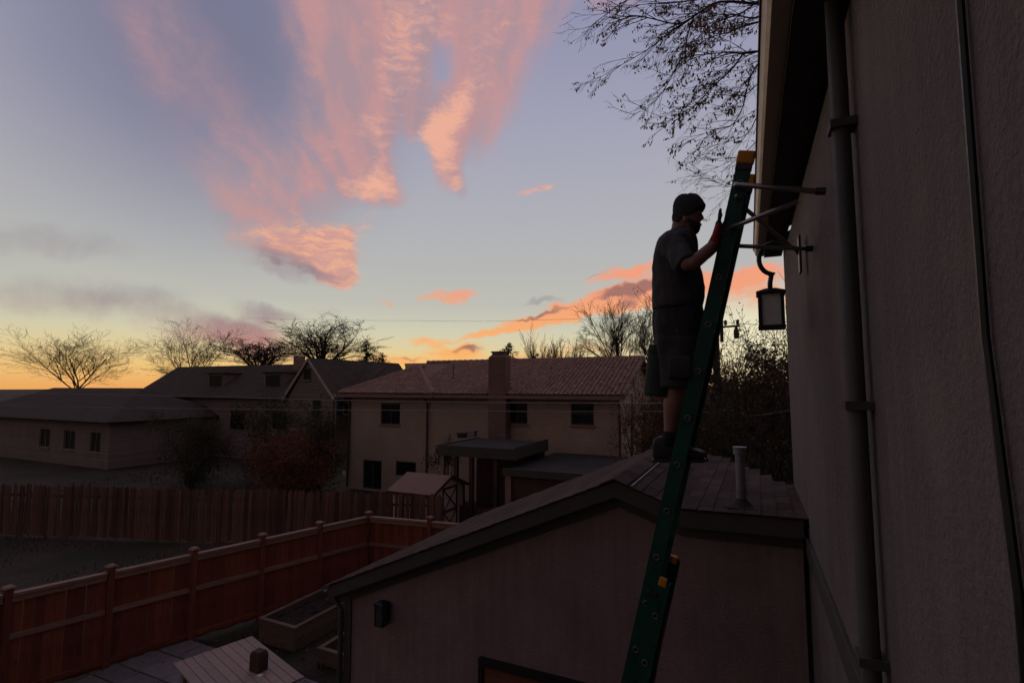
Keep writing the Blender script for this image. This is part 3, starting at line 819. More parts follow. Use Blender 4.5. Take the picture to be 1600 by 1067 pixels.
def slices(rows, dy=0.0, n=24, ex=2.4):
    """horizontal sections: (py, x back, x front, half width across[, dy])"""
    mb = MB(); rg = []
    for row in rows:
        py, xb, xf, hwid = row[:4]; d2 = dy + (row[4] if len(row) > 4 else 0)
        a, b = mp(xb, py, d2), mp(xf, py, d2)
        c = (a + b) / 2; ra = abs(b.x - a.x) / 2
        ring = []
        for k in range(n):
            t = 2 * math.pi * k / n; ct, st = math.cos(t), math.sin(t)
            ring.append(Vector((c.x + ra * math.copysign(abs(ct) ** (2 / ex), ct), c.y + hwid * math.copysign(abs(st) ** (2 / ex), st), c.z)))
        rg.append(ring)
    mb.rings(rg)
    return mb
def mtube(mb, pts, radii, n=12):
    mb.tube([mp(*p) for p in pts], radii, n); return mb
person = empty('person', mp(1058, 721), 'person in black beanie, black tee and dark shorts standing on the ladder facing the house', 'person')
# --- body: head, neck, arms and legs, one surface
bd = slices([(308, 1062, 1084, .045), (314, 1056, 1092, .066), (325, 1053, 1096, .075), (334, 1053, 1096.5, .077), (341, 1055, 1096, .075), (348, 1058, 1094.5, .068), (355, 1061, 1093, .058), (361, 1066, 1091, .045), (364, 1072, 1088, .03)], ex=2.2)
mtube(bd, [(1064, 346), (1062, 358), (1057, 372), (1055, 384)], [.058, .058, .066, .08])
nose = MB()
bd.add([mp(1095, 331), mp(1095, 331, .012), mp(1101.5, 341, 0), mp(1099.5, 344, -.016), mp(1099.5, 344, .016), mp(1093, 345, -.018), mp(1093, 345, .018), mp(1095, 331, -.012), mp(1088, 338, -.01), mp(1088, 338, .01)],
       [(7, 3, 2), (7, 2, 1), (1, 2, 4), (2, 3, 4), (3, 5, 6, 4), (7, 8, 5, 3), (1, 4, 6, 9), (7, 1, 9, 8), (8, 9, 6, 5)])
bd.ball(mp(1094.5, 351.5), (.012, .024, .009))                    # lips
bd.ball(mp(1095.2, 332, -.03), (.012, .02, .008)); bd.ball(mp(1095.2, 332, .03), (.012, .02, .008))   # brows
for sgn in (-1, 1):
    bd.ball(mp(1070, 342, sgn * .078), (.017, .011, .03))         # ears
bd.add(slices([(372, 1042, 1078, .14), (400, 1034, 1082, .15), (450, 1032, 1084, .14), (500, 1036, 1082, .14), (530, 1040, 1080, .14)]).v, slices([(372, 1042, 1078, .14), (400, 1034, 1082, .15), (450, 1032, 1084, .14), (500, 1036, 1082, .14), (530, 1040, 1080, .14)]).f)
elR, wrR = (1076, 415, -.34), (1116, 380, -.24)
elL, wrL = (1078, 412, .33), (1128, 378, .25)
mtube(bd, [(1052, 384, -.17), (1062, 400, -.26), elR], [.062, .055, .046])
mtube(bd, [(1070, 416, -.33), (1082, 412, -.34), (1098, 399, -.29), wrR], [.036, .047, .044, .029])
mtube(bd, [(1052, 384, .17), (1062, 400, .26), elL], [.062, .055, .046])
mtube(bd, [(1072, 413, .33), (1084, 409, .33), (1104, 396, .29), wrL], [.036, .047, .044, .029])
for dy, sx in ((-.105, 0), (.115, 4)):
    mtube(bd, [(1058 + sx, 515, dy), (1061 + sx, 555, dy), (1061 + sx, 590, dy), (1055 + sx, 612, dy), (1051.5 + sx, 630, dy), (1048 + sx, 655, dy), (1046 + sx, 680, dy), (1046 + sx, 700, dy)],
          [.095, .085, .064, .062, .064, .047, .036, .036], 14)
body = remesh(bd, 'body', .009, 5, person, M_SKIN)
# --- eyes
for sgn in (-1, 1):
    MB().ball(mp(1094.2, 336.5, sgn * .031), (.008, .013, .006)).build('eye', M_GLASS, body, smooth=True)
# --- beanie with a turned-up rim
bn = slices([(304.5, 1066, 1082, .03), (306, 1061, 1088, .052), (310, 1056, 1094, .072), (317, 1052.5, 1099, .086), (325, 1051, 1101, .09), (329, 1050.5, 1101, .091)], ex=2.2)
# lower edge runs down towards the nape
rim = []
for v0, grow in ((0, 0.0), (1, .006), (2, .003), (3, 0)):
    ring = []
    for k in range(28):
        t = 2 * math.pi * k / 28; ct, st = math.cos(t), math.sin(t)
        fx = (ct + 1) / 2                                  # 1 at the front, 0 at the back
        ptop = 321 + (1 - fx) * 8
        pbot = 330 + (1 - fx) ** .9 * 21
        py = ptop + (pbot - ptop) * v0 / 3
        xb, xf = 1051 + (2.5 if v0 == 3 else 0), 1101 - (1 if v0 == 3 else 0)
        c = mp((xb + xf) / 2, py); ra = (mp(xf, py).x - mp(xb, py).x) / 2 + grow
        ring.append(Vector((c.x + ra * ct, c.y + (.09 + grow) * st, c.z)))
    rim.append(ring)
bn.rings(rim)
bne = remesh(bn, 'beanie', .007, 3, person, M_BEANIE)
hc = mp(1076, 330) - ORG[person]; co_ = []
for v, n_ in zip(bne.data.vertices, [v.normal.copy() for v in bne.data.vertices]):
    aa = math.atan2(v.co.y - hc.y, v.co.x - hc.x)
    co_.extend(v.co + n_ * (.0022 * math.sin(aa * 34) + mnoise.noise(v.co * 14) * .006))
bne.data.vertices.foreach_set('co', co_); bne.data.update()
# --- beard
be = slices([(344, 1071, 1078, .0765), (348, 1071, 1086, .0745), (351, 1072, 1093.8, .070), (356, 1074, 1094.6, .061), (361, 1078, 1092.5, .046), (365.5, 1082, 1090, .024)], ex=2.2)
brd = remesh(be, 'beard', .006, 2, body, M_BEARD)
pass
# --- tee shirt
te = slices([(357, 1050, 1076, .07), (363, 1046, 1082, .10), (368, 1039, 1085, .165), (377, 1032, 1088, .205), (391, 1025.5, 1090.5, .22), (405, 1022, 1092, .212), (420, 1020, 1095, .205), (437, 1018.5, 1098.5, .20), (452, 1018, 1101.5, .20), (465, 1018.5, 1102, .20), (476, 1019.5, 1100, .205), (484, 1020.5, 1096.5, .205)], ex=2.35)
mtube(te, [(1050, 382, -.15), (1058, 393, -.22), (1068, 408, -.30), (1073, 414, -.325)], [.095, .088, .08, .076])
mtube(te, [(1050, 382, .15), (1058, 393, .22), (1069, 407, .30), (1074, 412, .315)], [.095, .088, .08, .076])
tee = remesh(te, 'tee_shirt', .010, 5, person, M_TEE)
def folds(o, amp, sc, zs=1.0, seed=0):
    nr_ = [v.normal.copy() for v in o.data.vertices]; co_ = []
    for v, n_ in zip(o.data.vertices, nr_):
        q = Vector((v.co.x * sc, v.co.y * sc, v.co.z * sc * zs + seed))
        co_.extend(v.co + n_ * (mnoise.noise(q) * amp + mnoise.noise(q * 2.3) * amp * .4))
    o.data.vertices.foreach_set('co', co_); o.data.update()
folds(brd, .004, 60)
folds(tee, .014, 8.0, .7)
folds(tee, .006, 18.0, .35, 9)
# --- cargo shorts
sh = slices([(476, 1022, 1096, .19), (490, 1021, 1097.5, .195), (512, 1021, 1096, .20), (535, 1023, 1094, .20), (548, 1026, 1092, .195)], ex=2.4)
for dy, sx in ((-.11, 0), (.115, 4)):
    rows = [(530, 1026 + sx, 1092 + sx, .10), (560, 1029 + sx, 1091 + sx, .108), (585, 1031 + sx, 1089 + sx, .108), (602, 1032 + sx, 1088 + sx, .11), (605, 1033 + sx, 1087 + sx, .104)]
    s2 = slices(rows, dy=dy); sh.add(s2.v, s2.f)
shorts = remesh(sh, 'shorts', .010, 4, person, M_SHORTS)
folds(shorts, .013, 8.0, .6, 4)
folds(shorts, .006, 17.0, .4, 7)
pk = slices([(556, 1046, 1078, .018), (560, 1044, 1080, .026), (588, 1044, 1080, .028), (592, 1046, 1078, .018)], dy=-.222, ex=5)
pk.build('cargo_pocket', M_SHORTS, shorts, smooth=True)
# --- gloves: upright hands against the rails
def glove(dy, pxo, pyo, near):
    g_ = MB()
    w0 = mp(1113.5 + pxo, 383 + pyo, dy)
    palm = [mp(1116 + pxo, 378 + pyo, dy), mp(1119 + pxo, 368 + pyo, dy + .004), mp(1122 + pxo, 357 + pyo, dy + .006), mp(1123.5 + pxo, 348 + pyo, dy + .008)]
    g_.tube([w0] + palm, [(.036, .036), (.034, .036), (.026, .044), (.024, .048), (.02, .046)], 14)
    fing = [(-.034, 334, 1), (-.012, 328, 0), (.010, 326, 0), (.031, 332, .6)]
    for i, (off, tip, lx) in enumerate(fing):
        yo = dy + off + .006
        g_.tube([mp(1123 + pxo, 352 + pyo, yo), mp(1124 + pxo, 343 + pyo, yo * 1.0), mp(1124.5 + pxo + lx, (343 + tip) / 2 + pyo, yo), mp(1126 + pxo + lx * 1.5, tip + pyo, yo)], [.0125, .0120, .0115, .0095], 8)
    # thumb leaves the side of the palm and folds over the rail edge
    th = dy + (.05 if near else -.05)
    g_.tube([mp(1118 + pxo, 370 + pyo, dy + (.03 if near else -.03)), mp(1124 + pxo, 363 + pyo, th), mp(1129 + pxo, 355 + pyo, th), mp(1132 + pxo, 347 + pyo, th)], [.017, .0145, .0125, .010], 8)
    o = remesh(g_, 'glove', .0048, 2, person, M_GLOVE)
    o.data.materials.append(M_GLOVEDK)
    zt = mp(1120, 352 + pyo, dy).z
    for pl in o.data.polygons:
        if pl.center.z + ORG[o].z > zt: pl.material_index = 1
    return o
glove(-.235, 0, 0, True)
glove(.245, 11, -1, False)
# --- socks and shoes
for dy, sx, sy in ((-.105, 0, 0), (.115, 4, -1)):
    so_ = MB(); mtube(so_, [(1047 + sx, 674 + sy, dy), (1046 + sx, 684 + sy, dy), (1046 + sx, 697 + sy, dy)], [.044, .046, .05], 14)
    so_.build('sock', M_SOCK, person, smooth=True)
    f_ = MB(); rg = []
    # along the foot: (px, sole y, top y, half width)
    for (px_, yb, yt, hwid) in ((1020, 716, 690, .022), (1023, 719, 684, .034), (1030, 720, 681, .038), (1042, 720.5, 683, .040), (1054, 720, 687, .041), (1064, 719.5, 694, .043), (1076, 719.5, 699, .047), (1088, 719.5, 702, .048), (1096, 719, 705, .042), (1101, 717.5, 708, .026)):
        c = mp(px_ + sx, (yb + yt) / 2 + sy, dy); hz = (mp(px_, yt, dy).z - mp(px_, yb, dy).z) / 2
        rg.append([c + Vector((0, hwid * math.copysign(abs(math.cos(t)) ** .7, math.cos(t)), hz * math.copysign(abs(math.sin(t)) ** .7, math.sin(t)))) for t in [2 * math.pi * k / 14 for k in range(14)]])
    f_.rings(rg)
    shoe = remesh(f_, 'shoe', .008, 3, person, M_SHOE)
    sl = MB(); rg = []
    for (px_, hwid) in ((1019, .02), (1022, .036), (1040, .042), (1060, .043), (1080, .05), (1092, .048), (1099, .036), (1103, .016)):
        b_ = mp(px_ + sx, 720.5 + sy, dy)
        rg.append([b_ + Vector((0, -hwid, -.004)), b_ + Vector((0, hwid, -.004)), b_ + Vector((0, hwid, .018)), b_ + Vector((0, -hwid, .018))])
    sl.rings(rg); sl.build('sole', M_BLACK, shoe, bevel=.003)
    for lx in (1060, 1067, 1074):
        MB().tube([mp(lx + sx, 696 + (lx - 1060) * .35 + sy, dy - .032), mp(lx + sx + 2, 692 + (lx - 1060) * .4 + sy, dy), mp(lx + sx, 696 + (lx - 1060) * .35 + sy, dy + .032)], .0035, 5).build('lace', M_GREY, shoe)
# --- bucket slung behind
bt, bb_ = mp(1038, 540, -.05), mp(1033, 619, -.05)
ax = (bb_ - bt).normalized(); hb = (bb_ - bt).length
bucket = empty('bucket', bb_, 'dark plastic bucket hanging behind the person on the ladder', 'bucket')
bm_ = MB().lathe(bt, [(.098, .012), (.104, 0), (.106, .018), (.110, hb * .5), (.119, hb - .012), (.112, hb), (.02, hb + .002), (.108, hb - .02), (.094, .014)], 24, axis=ax)
bm_.build('shell', M_BUCKET, bucket, smooth=False)
MB().lathe(bt, [(.106, .03), (.113, .032), (.113, .05), (.106, .052)], 24, axis=ax).build('rim_band', M_BUCKET, bucket)
MB().tube([bt + Vector((0, -.108, 0)), mp(1037, 515, -.14), mp(1034, 492, -.14)], .004, 6).build('handle', M_GREY, bucket)
MB().tube([bt + Vector((0, .108, 0)), mp(1037, 515, .02), mp(1034, 492, .0)], .004, 6).build('strap', M_BLACK, bucket)

# ================================================================== near cedar fence
fA = P(410, 837, Z=1.85); fC = P(576, 802, Z=1.85); fA.z = fC.z = 0
fdir = (fC - fA).normalized()
fence = empty('cedar_fence', fC, 'reddish cedar board fence with capped posts turning a corner behind the garage', 'fence')
board_me = {}
def fence_run(a, b, posts, root, h=1.78, bw=.142, skip=False):
    a, b = Vector(a), Vector(b); d = (b - a).normalized(); L = (b - a).length; nrm = Vector((d.y, -d.x, 0))
    ang = math.atan2(d.y, d.x)
    for t in (posts[1:] if skip else posts):
        p = a + d * t
        po = MB().box(p.x - .055, p.x + .055, p.y - .055, p.y + .055, 0, h + .09).build('post', M_CEDAR, root)
        MB().rings([[(p.x + sx * w, p.y + sy * w, h + z) for sx, sy in ((-1, -1), (1, -1), (1, 1), (-1, 1))] for w, z in ((.078, .091), (.082, .105), (.05, .135))]).build('post_cap', M_CEDARTOP, po)
    ps = sorted(posts)
    for t0, t1 in zip(ps[:-1], ps[1:]):
        q0, q1 = a + d * (t0 + .057), a + d * (t1 - .057)
        off = nrm * .02
        for zc, hh, ww, mt, nm in ((h - .02, .05, .13, M_CEDARTOP, 'cap_rail'), (h - .10, .09, .04, M_CEDARTOP, 'rail'), (h * .60, .085, .045, M_CEDARTOP, 'rail'), (.16, .085, .045, M_CEDAR, 'rail')):
            MB().beam(q0 + Vector((0, 0, zc)) + (off if nm == 'rail' else off * 0), q1 + Vector((0, 0, zc)) + (off if nm == 'rail' else off * 0), ww, hh).build(nm, mt, root)
        n_ = max(1, int((t1 - t0 - .12) / bw)); step = (t1 - t0 - .12) / n_
        key = round(step, 3)
        if key not in board_me: board_me[key] = MB().box(0, step - .004, -.010, .010, .06, h - .06).mesh('board')
        for k in range(n_):
            p = a + d * (t0 + .06 + k * step) - nrm * (.015 + (.005 if k % 2 else 0))
            link_mesh('board', board_me[key], M_CEDAR, root, (p.x, p.y, random.uniform(-.02, .02)), (random.uniform(-.006, .006), random.uniform(-.007, .007), ang + random.uniform(-.012, .012)))
La = (fC - fA).length
sp1 = La / 2
fs = fA - fdir * sp1 * 4
fence_run(fs, fC, [sp1 * k for k in range(7)], fence)
fR = P(672, 810, Z=1.85); fR.z = 0
rd = (fR - fC).normalized(); spr = (fR - fC).length
fence_run(fC, fC + rd * spr * 4, [spr * k for k in range(5)], fence, skip=True)

# ================================================================== old plank fence across the alley
oA = P(400, 764, Z=1.8); oB = P(692, 771, Z=1.8); oA.z = oB.z = 0
od = (oB - oA).normalized(); oL = (oB - oA).length
old = empty('plank_fence', oA, 'weathered brown picket fence of narrow uneven planks in front of the shed', 'fence')
pick = [MB().add([(0, -.009, .03), (w, -.009, .03), (w, -.009, 1.72), (w * .5, -.009, 1.8), (0, -.009, 1.72), (0, .009, .03), (w, .009, .03), (w, .009, 1.72), (w * .5, .009, 1.8), (0, .009, 1.72)],
                 [(0, 1, 2, 3, 4), (9, 8, 7, 6, 5), (0, 5, 6, 1), (1, 6, 7, 2), (2, 7, 8, 3), (3, 8, 9, 4), (4, 9, 5, 0)]).mesh('plank') for w in (.10, .118, .13)]
random.seed(5)
t = -15; oang = math.atan2(od.y, od.x)
while t < oL - .05:
    k = random.randrange(3); p = oA + od * t
    if True:
        link_mesh('plank', pick[k], M_OLDWOOD, old, (p.x, p.y, random.uniform(-.05, .04)), (random.uniform(-.02, .02), random.uniform(-.02, .02), oang))
    t += (.10, .118, .13)[k] + random.uniform(.008, .022)
for zc in (.4, 1.4):
    MB().beam(oA + od * -15 + Vector((0, .04, zc)), oB + Vector((0, .04, zc)), .04, .08).build('rail', M_OLDWOOD, old)
for k in range(12):
    p = oA + od * (-14.8 + k * (oL + 14.7) / 11)
    MB().box(p.x - .045, p.x + .045, p.y + .065, p.y + .155, 0, 1.7).build('post', M_OLDWOOD, old)

# ================================================================== garden shed
sy0 = P(690, 775, Z=1.75).y + .45
e0, e1 = P(606, 765, Y=sy0), P(680, 769, Y=sy0)
szv = (e0.z + e1.z) / 2
sx0, sx1 = e0.x, e1.x - .03
sdep = 2.2; rzv = szv + .42
shed = empty('garden_shed', ((sx0 + sx1) / 2, sy0 + sdep / 2, 0), 'small tan garden shed with brown pitched roof and cross-braced door', 'shed')
poly = [(sy0 + .08, 0), (sy0 + sdep - .08, 0), (sy0 + sdep - .08, szv), (sy0 + sdep / 2, rzv - .04), (sy0 + .08, szv)]
mb = MB(); k = len(poly)
mb.add([(sx0 + .1, y, z) for y, z in poly] + [(sx1 - .1, y, z) for y, z in poly], [tuple(range(k)), tuple(range(2 * k - 1, k - 1, -1))] + [(i, (i + 1) % k, (i + 1) % k + k, i + k) for i in range(k)])
mb.build('wall', M_SHED, shed)
sr = MB().slab([(sx0, sy0 - .06, szv - .05), (sx1, sy0 - .06, szv - .05), (sx1, sy0 + sdep / 2, rzv), (sx0, sy0 + sdep / 2, rzv)], .04)
sr.slab([(sx1, sy0 + sdep + .06, szv - .05), (sx0, sy0 + sdep + .06, szv - .05), (sx0, sy0 + sdep / 2, rzv), (sx1, sy0 + sdep / 2, rzv)], .04)
sr = sr.build('roof', M_SHEDROOF, shed)
for ya, za, yb, zb in ((sy0 - .06, szv - .075, sy0 + sdep / 2, rzv - .03), (sy0 + sdep + .06, szv - .075, sy0 + sdep / 2, rzv - .03)):
    MB().beam((sx1 + .012, ya, za), (sx1 + .012, yb, zb), .025, .09).build('barge_board', M_SHEDTRIM, sr)
MB().box(sx0, sx1, sy0 - .085, sy0 - .062, szv - .16, szv - .06).build('fascia', M_SHEDTRIM, sr)
xf = sx1 - .1
dy0, dy1, dzt = sy0 + .62, sy0 + 1.58, min(1.75, szv + .12)
for ya in (sy0 + .08, sy0 + sdep - .16): MB().box(xf + .001, xf + .03, ya, ya + .08, 0, szv - .02).build('corner_board', M_SHEDTRIM, shed)
dr = MB().box(xf + .002, xf + .02, dy0, dy1, .08, dzt).build('door', M_SHED, shed)
for z in (.12, (dzt + .1) / 2, dzt - .04): MB().box(xf + .021, xf + .045, dy0, dy1, z - .04, z + .04).build('rail', M_SHEDTRIM, dr)
for ya in (dy0, dy1 - .07): MB().box(xf + .022, xf + .044, ya, ya + .07, .08, dzt).build('stile', M_SHEDTRIM, dr)
zm = (dzt + .1) / 2
for (z0, z1) in ((zm + .04, dzt - .08), (.16, zm - .04)):
    MB().beam((xf + .03, dy0 + .07, z0), (xf + .03, dy1 - .07, z1), .018, .05, (1, 0, 0)).build('brace', M_SHEDTRIM, dr)
    MB().beam((xf + .034, dy0 + .07, z1), (xf + .034, dy1 - .07, z0), .018, .05, (1, 0, 0)).build('brace', M_SHEDTRIM, dr)

# ================================================================== tan two-storey house
FY = 21.0
tan = empty('tan_house', (-12, 24, 0), 'two-storey tan house with clay tile roof and broad chimney beyond the garage', 'house')
XL, XM, XC, XR = P(549, 640, Y=FY).x, P(668, 640, Y=FY).x, P(778, 640, Y=FY).x, P(968, 640, Y=FY).x
EVT = P(760, 616, Y=FY - .45).z
def wall_with_holes(x0, x1, y, th, z0, z1, holes, m, parent, name='wall'):
    """front wall in the XZ plane cut by rectangular openings"""
    xs = sorted(set([x0, x1] + [h[0] for h in holes] + [h[1] for h in holes])); zs = sorted(set([z0, z1] + [h[2] for h in holes] + [h[3] for h in holes]))
    mb = MB(); vid = {}
    def vert(i, j, b):
        kk = (i, j, b)
        if kk not in vid: vid[kk] = len(mb.v); mb.v.append((xs[i], y + (th if b else 0), zs[j]))
        return vid[kk]
    solid = lambda i, j: 0 <= i < len(xs) - 1 and 0 <= j < len(zs) - 1 and not any(h[0] <= (xs[i] + xs[i + 1]) / 2 <= h[1] and h[2] <= (zs[j] + zs[j + 1]) / 2 <= h[3] for h in holes)
    for i in range(len(xs) - 1):
        for j in range(len(zs) - 1):
            if not solid(i, j): continue
            mb.f.append((vert(i, j, 0), vert(i + 1, j, 0), vert(i + 1, j + 1, 0), vert(i, j + 1, 0)))
            mb.f.append((vert(i, j, 1), vert(i, j + 1, 1), vert(i + 1, j + 1, 1), vert(i + 1, j, 1)))
            if not solid(i - 1, j): mb.f.append((vert(i, j, 0), vert(i, j + 1, 0), vert(i, j + 1, 1), vert(i, j, 1)))
            if not solid(i + 1, j): mb.f.append((vert(i + 1, j, 0), vert(i + 1, j, 1), vert(i + 1, j + 1, 1), vert(i + 1, j + 1, 0)))
            if not solid(i, j - 1): mb.f.append((vert(i, j, 0), vert(i, j, 1), vert(i + 1, j, 1), vert(i + 1, j, 0)))
            if not solid(i, j + 1): mb.f.append((vert(i, j + 1, 0), vert(i + 1, j + 1, 0), vert(i + 1, j + 1, 1), vert(i, j + 1, 1)))
    return mb.build(name, m, parent)
def hole(px0, py0, px1, py1, y):
    a, b = P(px0, py0, Y=y), P(px1, py1, Y=y)
    a2, b2 = P(px0, py1, Y=y), P(px1, py0, Y=y)
    return ((a.x + a2.x) / 2, (b.x + b2.x) / 2, (b.z + a2.z) / 2, (a.z + b2.z) / 2)
def window_at(h, y, parent, m_frame, name='window', sill=True, bars=1, curtain=False, transom=False):
    x0, x1, z0, z1 = h; t = .055
    o = MB().box(x0 + .001, x0 + t, y + .05, y + .11, z0 + .001, z1 - .001).box(x1 - t, x1 - .001, y + .05, y + .11, z0 + .001, z1 - .001).box(x0 + t, x1 - t, y + .051, y + .109, z1 - t, z1 - .001).box(x0 + t, x1 - t, y + .051, y + .109, z0 + .001, z0 + t).build(name, m_frame, parent)
    n_ = bars + 1; wv = (x1 - x0 - 2 * t) / n_
    for k in range(n_):
        MB().box(x0 + t + k * wv + .003, x0 + t + (k + 1) * wv - .003, y + .085, y + .095, z0 + t, z1 - t).build('pane', M_GLASS, o)
    for k in range(1, n_):
        MB().box(x0 + t + k * wv - .02, x0 + t + k * wv + .02, y + .055, y + .082, z0 + t, z1 - t).build('mullion', m_frame, o)
    if transom: MB().box(x0 + t, x1 - t, y + .056, y + .081, (z0 + z1) / 2 - .02, (z0 + z1) / 2 + .02).build('sash_bar', m_frame, o)
    if sill: MB().box(x0 - .06, x1 + .06, y - .06, y + .049, z0 - .09, z0 - .002).build('sill', M_FASCIA, o)
    return o
M_WFRAME = mat('window_frame_dark', (.07, .06, .055), .6, .2, 4)
h1 = hole(595, 630, 625, 663, FY); h2 = hole(567, 719, 596, 764, FY); h3 = hole(618, 721, 650, 744, FY)
wall_with_holes(XL, XC, FY, .25, 0, EVT, [h1, h2, h3], M_TAN, tan)
window_at(h1, FY, tan, M_WFRAME, bars=1); window_at(h2, FY, tan, M_WFRAME, bars=1, sill=False); window_at(h3, FY, tan, M_WFRAME, bars=0, sill=False)
h4 = hole(791, 629, 824, 662, FY); h5 = hole(892, 630, 928, 664, FY)
wall_with_holes(XC + .001, XR, FY + .002, .25, 0, EVT, [h4, h5], M_TANBRICK, tan)
window_at(h4, FY, tan, M_WFRAME, bars=1); window_at(h5, FY, tan, M_WFRAME, bars=0, transom=True)
MB().box(P(905, 650, Y=FY).x + .35, P(905, 650, Y=FY).x + .62, FY + .12, FY + .14, h5[2] + .25, h5[3] - .3).build('curtain', M_WHITE, tan)
DEP = 8.0
RDG = FY + 3.6
rl, rr_ = P(668, 567, Y=RDG), P(997, 560, Y=RDG)
rz = (rl.z + rr_.z) / 2
gx = P(1000, 560, Y=RDG).x
# right gable end
mb = MB(); poly = [(FY + .26, 0), (FY + DEP, 0), (FY + DEP, EVT), (RDG, rz - .12), (FY + .26, EVT)]; k = 5
mb.add([(XR - .25, y, z) for y, z in poly] + [(XR - .002, y, z) for y, z in poly], [tuple(range(k)), tuple(range(2 * k - 1, k - 1, -1))] + [(i, (i + 1) % k, (i + 1) % k + k, i + k) for i in range(k)])
mb.build('gable_wall', M_TANBRICK, tan)
MB().box(XL, XL + .25, FY + .252, FY + DEP, 0, EVT).build('side_wall', M_TAN, tan)
MB().box(XL + .252, XR - .252, FY + DEP - .25, FY + DEP, 0, EVT).build('rear_wall', M_TAN, tan)
OV = .45
xe = XR + .35
troof = MB()
ez = EVT - .02
wx0, wx1 = XL - .4, P(678, 612, Y=FY - OV).x
wax = (wx0 + wx1) / 2
wap = P(655, 573, X=None, Y=FY + 2.6)
wtop = wap.z; wax = wap.x
troof.slab([(wx1 - 1.5, FY - OV, ez), (xe, FY - OV, ez), (xe, RDG, rz), (rl.x - 1.6, RDG, rz)], .08)
troof.slab([(xe, FY + DEP + OV, ez), (wx0, FY + DEP + OV, ez), (rl.x - 1.6, RDG, rz), (xe, RDG, rz)], .08)
# hipped wing on the left
troof.slab([(wx0, FY - OV - .06, ez), (wx1, FY - OV - .06, ez), (wax, FY + 2.6, wtop)], .08)
troof.slab([(wx0, FY + DEP + OV - .02, ez), (wx0, FY - OV - .06, ez), (wax, FY + 2.6, wtop), (wax, RDG + .6, wtop)], .08)
troof.slab([(wx1, FY - OV - .06, ez), (wx1, RDG, ez + .1), (wax, RDG + .6, wtop), (wax, FY + 2.6, wtop)], .08)
troof = troof.build('roof', M_TILE, tan)
# clay tiles: half-round pans laid in courses, one mass
random.seed(21)
tl = MB()
def tile_field(o, u, v, nu, nv, inside):
    """o origin at the eave, u along the eave, v up the slope (full vectors)"""
    o, u, v = Vector(o), Vector(u), Vector(v); du, dv = u / nu, v / nv
    nn = u.cross(v).normalized(); nn = nn if nn.z > 0 else -nn
    r = du.length * .5; vh = dv
    for j in range(nv):
        for i in range(nu):
            if not inside((i + .5) / nu, (j + .5) / nv): continue
            c = o + du * (i + .5 + random.uniform(-.06, .06)) + dv * j + nn * random.uniform(0, .012)
            vs = []
            for e, lift in ((0, .035), (1.08, .005)):
                for a in (-1, -.5, .5, 1):
                    vs.append(c + vh * e + du.normalized() * (r * .92 * a) + nn * (lift + r * .75 * (1 - abs(a)) ** .8 if abs(a) < 1 else lift))
            tl.add(vs, [(0, 1, 5, 4), (1, 2, 6, 5), (2, 3, 7, 6), (0, 3, 2, 1)])
sl = Vector((0, RDG - (FY - OV), rz - ez))
lx0 = wx1 - 1.5
tile_field((lx0, FY - OV - .04, ez + .01), (xe - lx0, 0, 0), sl, int((xe - lx0) / .2), 18, lambda a, b: (lx0 + a * (xe - lx0)) > rl.x - 1.4 or b < 2)
# wing: front hip
fv = Vector((0, 2.6 + OV + .06, wtop - ez))
ww = wx1 - wx0; ap = (wax - wx0) / ww
tile_field((wx0, FY - OV - .10, ez + .01), (ww, 0, 0), fv, int(ww / .2), 14, lambda a, b: a > ap * b and a < 1 - (1 - ap) * b)
hv = Vector((wax - wx1, 0, wtop - ez))
tlo = tl.build('roof_tiles', M_TILE, tan, fix=False)
tlo['kind'] = 'stuff'
def capline(a, b, name='ridge_tiles'):
    a, b = Vector(a), Vector(b)
    m_ = MB(); n_ = int((b - a).length / .35) + 1
    for i in range(n_):
        p0 = a + (b - a) * (i / n_); p1 = a + (b - a) * ((i + 1.05) / n_)
        m_.tube([p0 + Vector((0, 0, .03)), p1 + Vector((0, 0, .01))], [.12, .10], 8)
    o = m_.build(name, M_TILE, troof); o['kind'] = 'stuff'
capline((rl.x, RDG, rz), (xe, RDG, rz)); capline((wax, FY + 2.6, wtop), (wx0, FY - OV - .06, ez + .03)); capline((wax, FY + 2.6, wtop), (wx1, FY - OV - .06, ez + .03)); capline((wax, FY + 2.6, wtop), (wax, RDG + .6, wtop))
MB().box(wx0, wx1, FY - OV - .11, FY - OV - .075, ez - .17, ez - .05).build('gutter', M_FASCIA, tan)
MB().box(wx1 + .01, xe, FY - OV - .09, FY - OV - .01, ez - .16, ez - .04).build('gutter', M_FASCIA, tan)
MB().box(wx0 + .05, xe - .05, FY - OV, FY - .002, ez - .15, ez - .1).build('soffit', M_SHEDTRIM, tan)
for px in (546, 668, 968):
    x = P(px, 640, Y=FY - .08).x
    MB().tube([(x, FY - OV - .05, ez - .12), (x, FY - .1, ez - .4), (x, FY - .1, .1)], .05, 8).build('downspout', M_SHEDTRIM, tan)
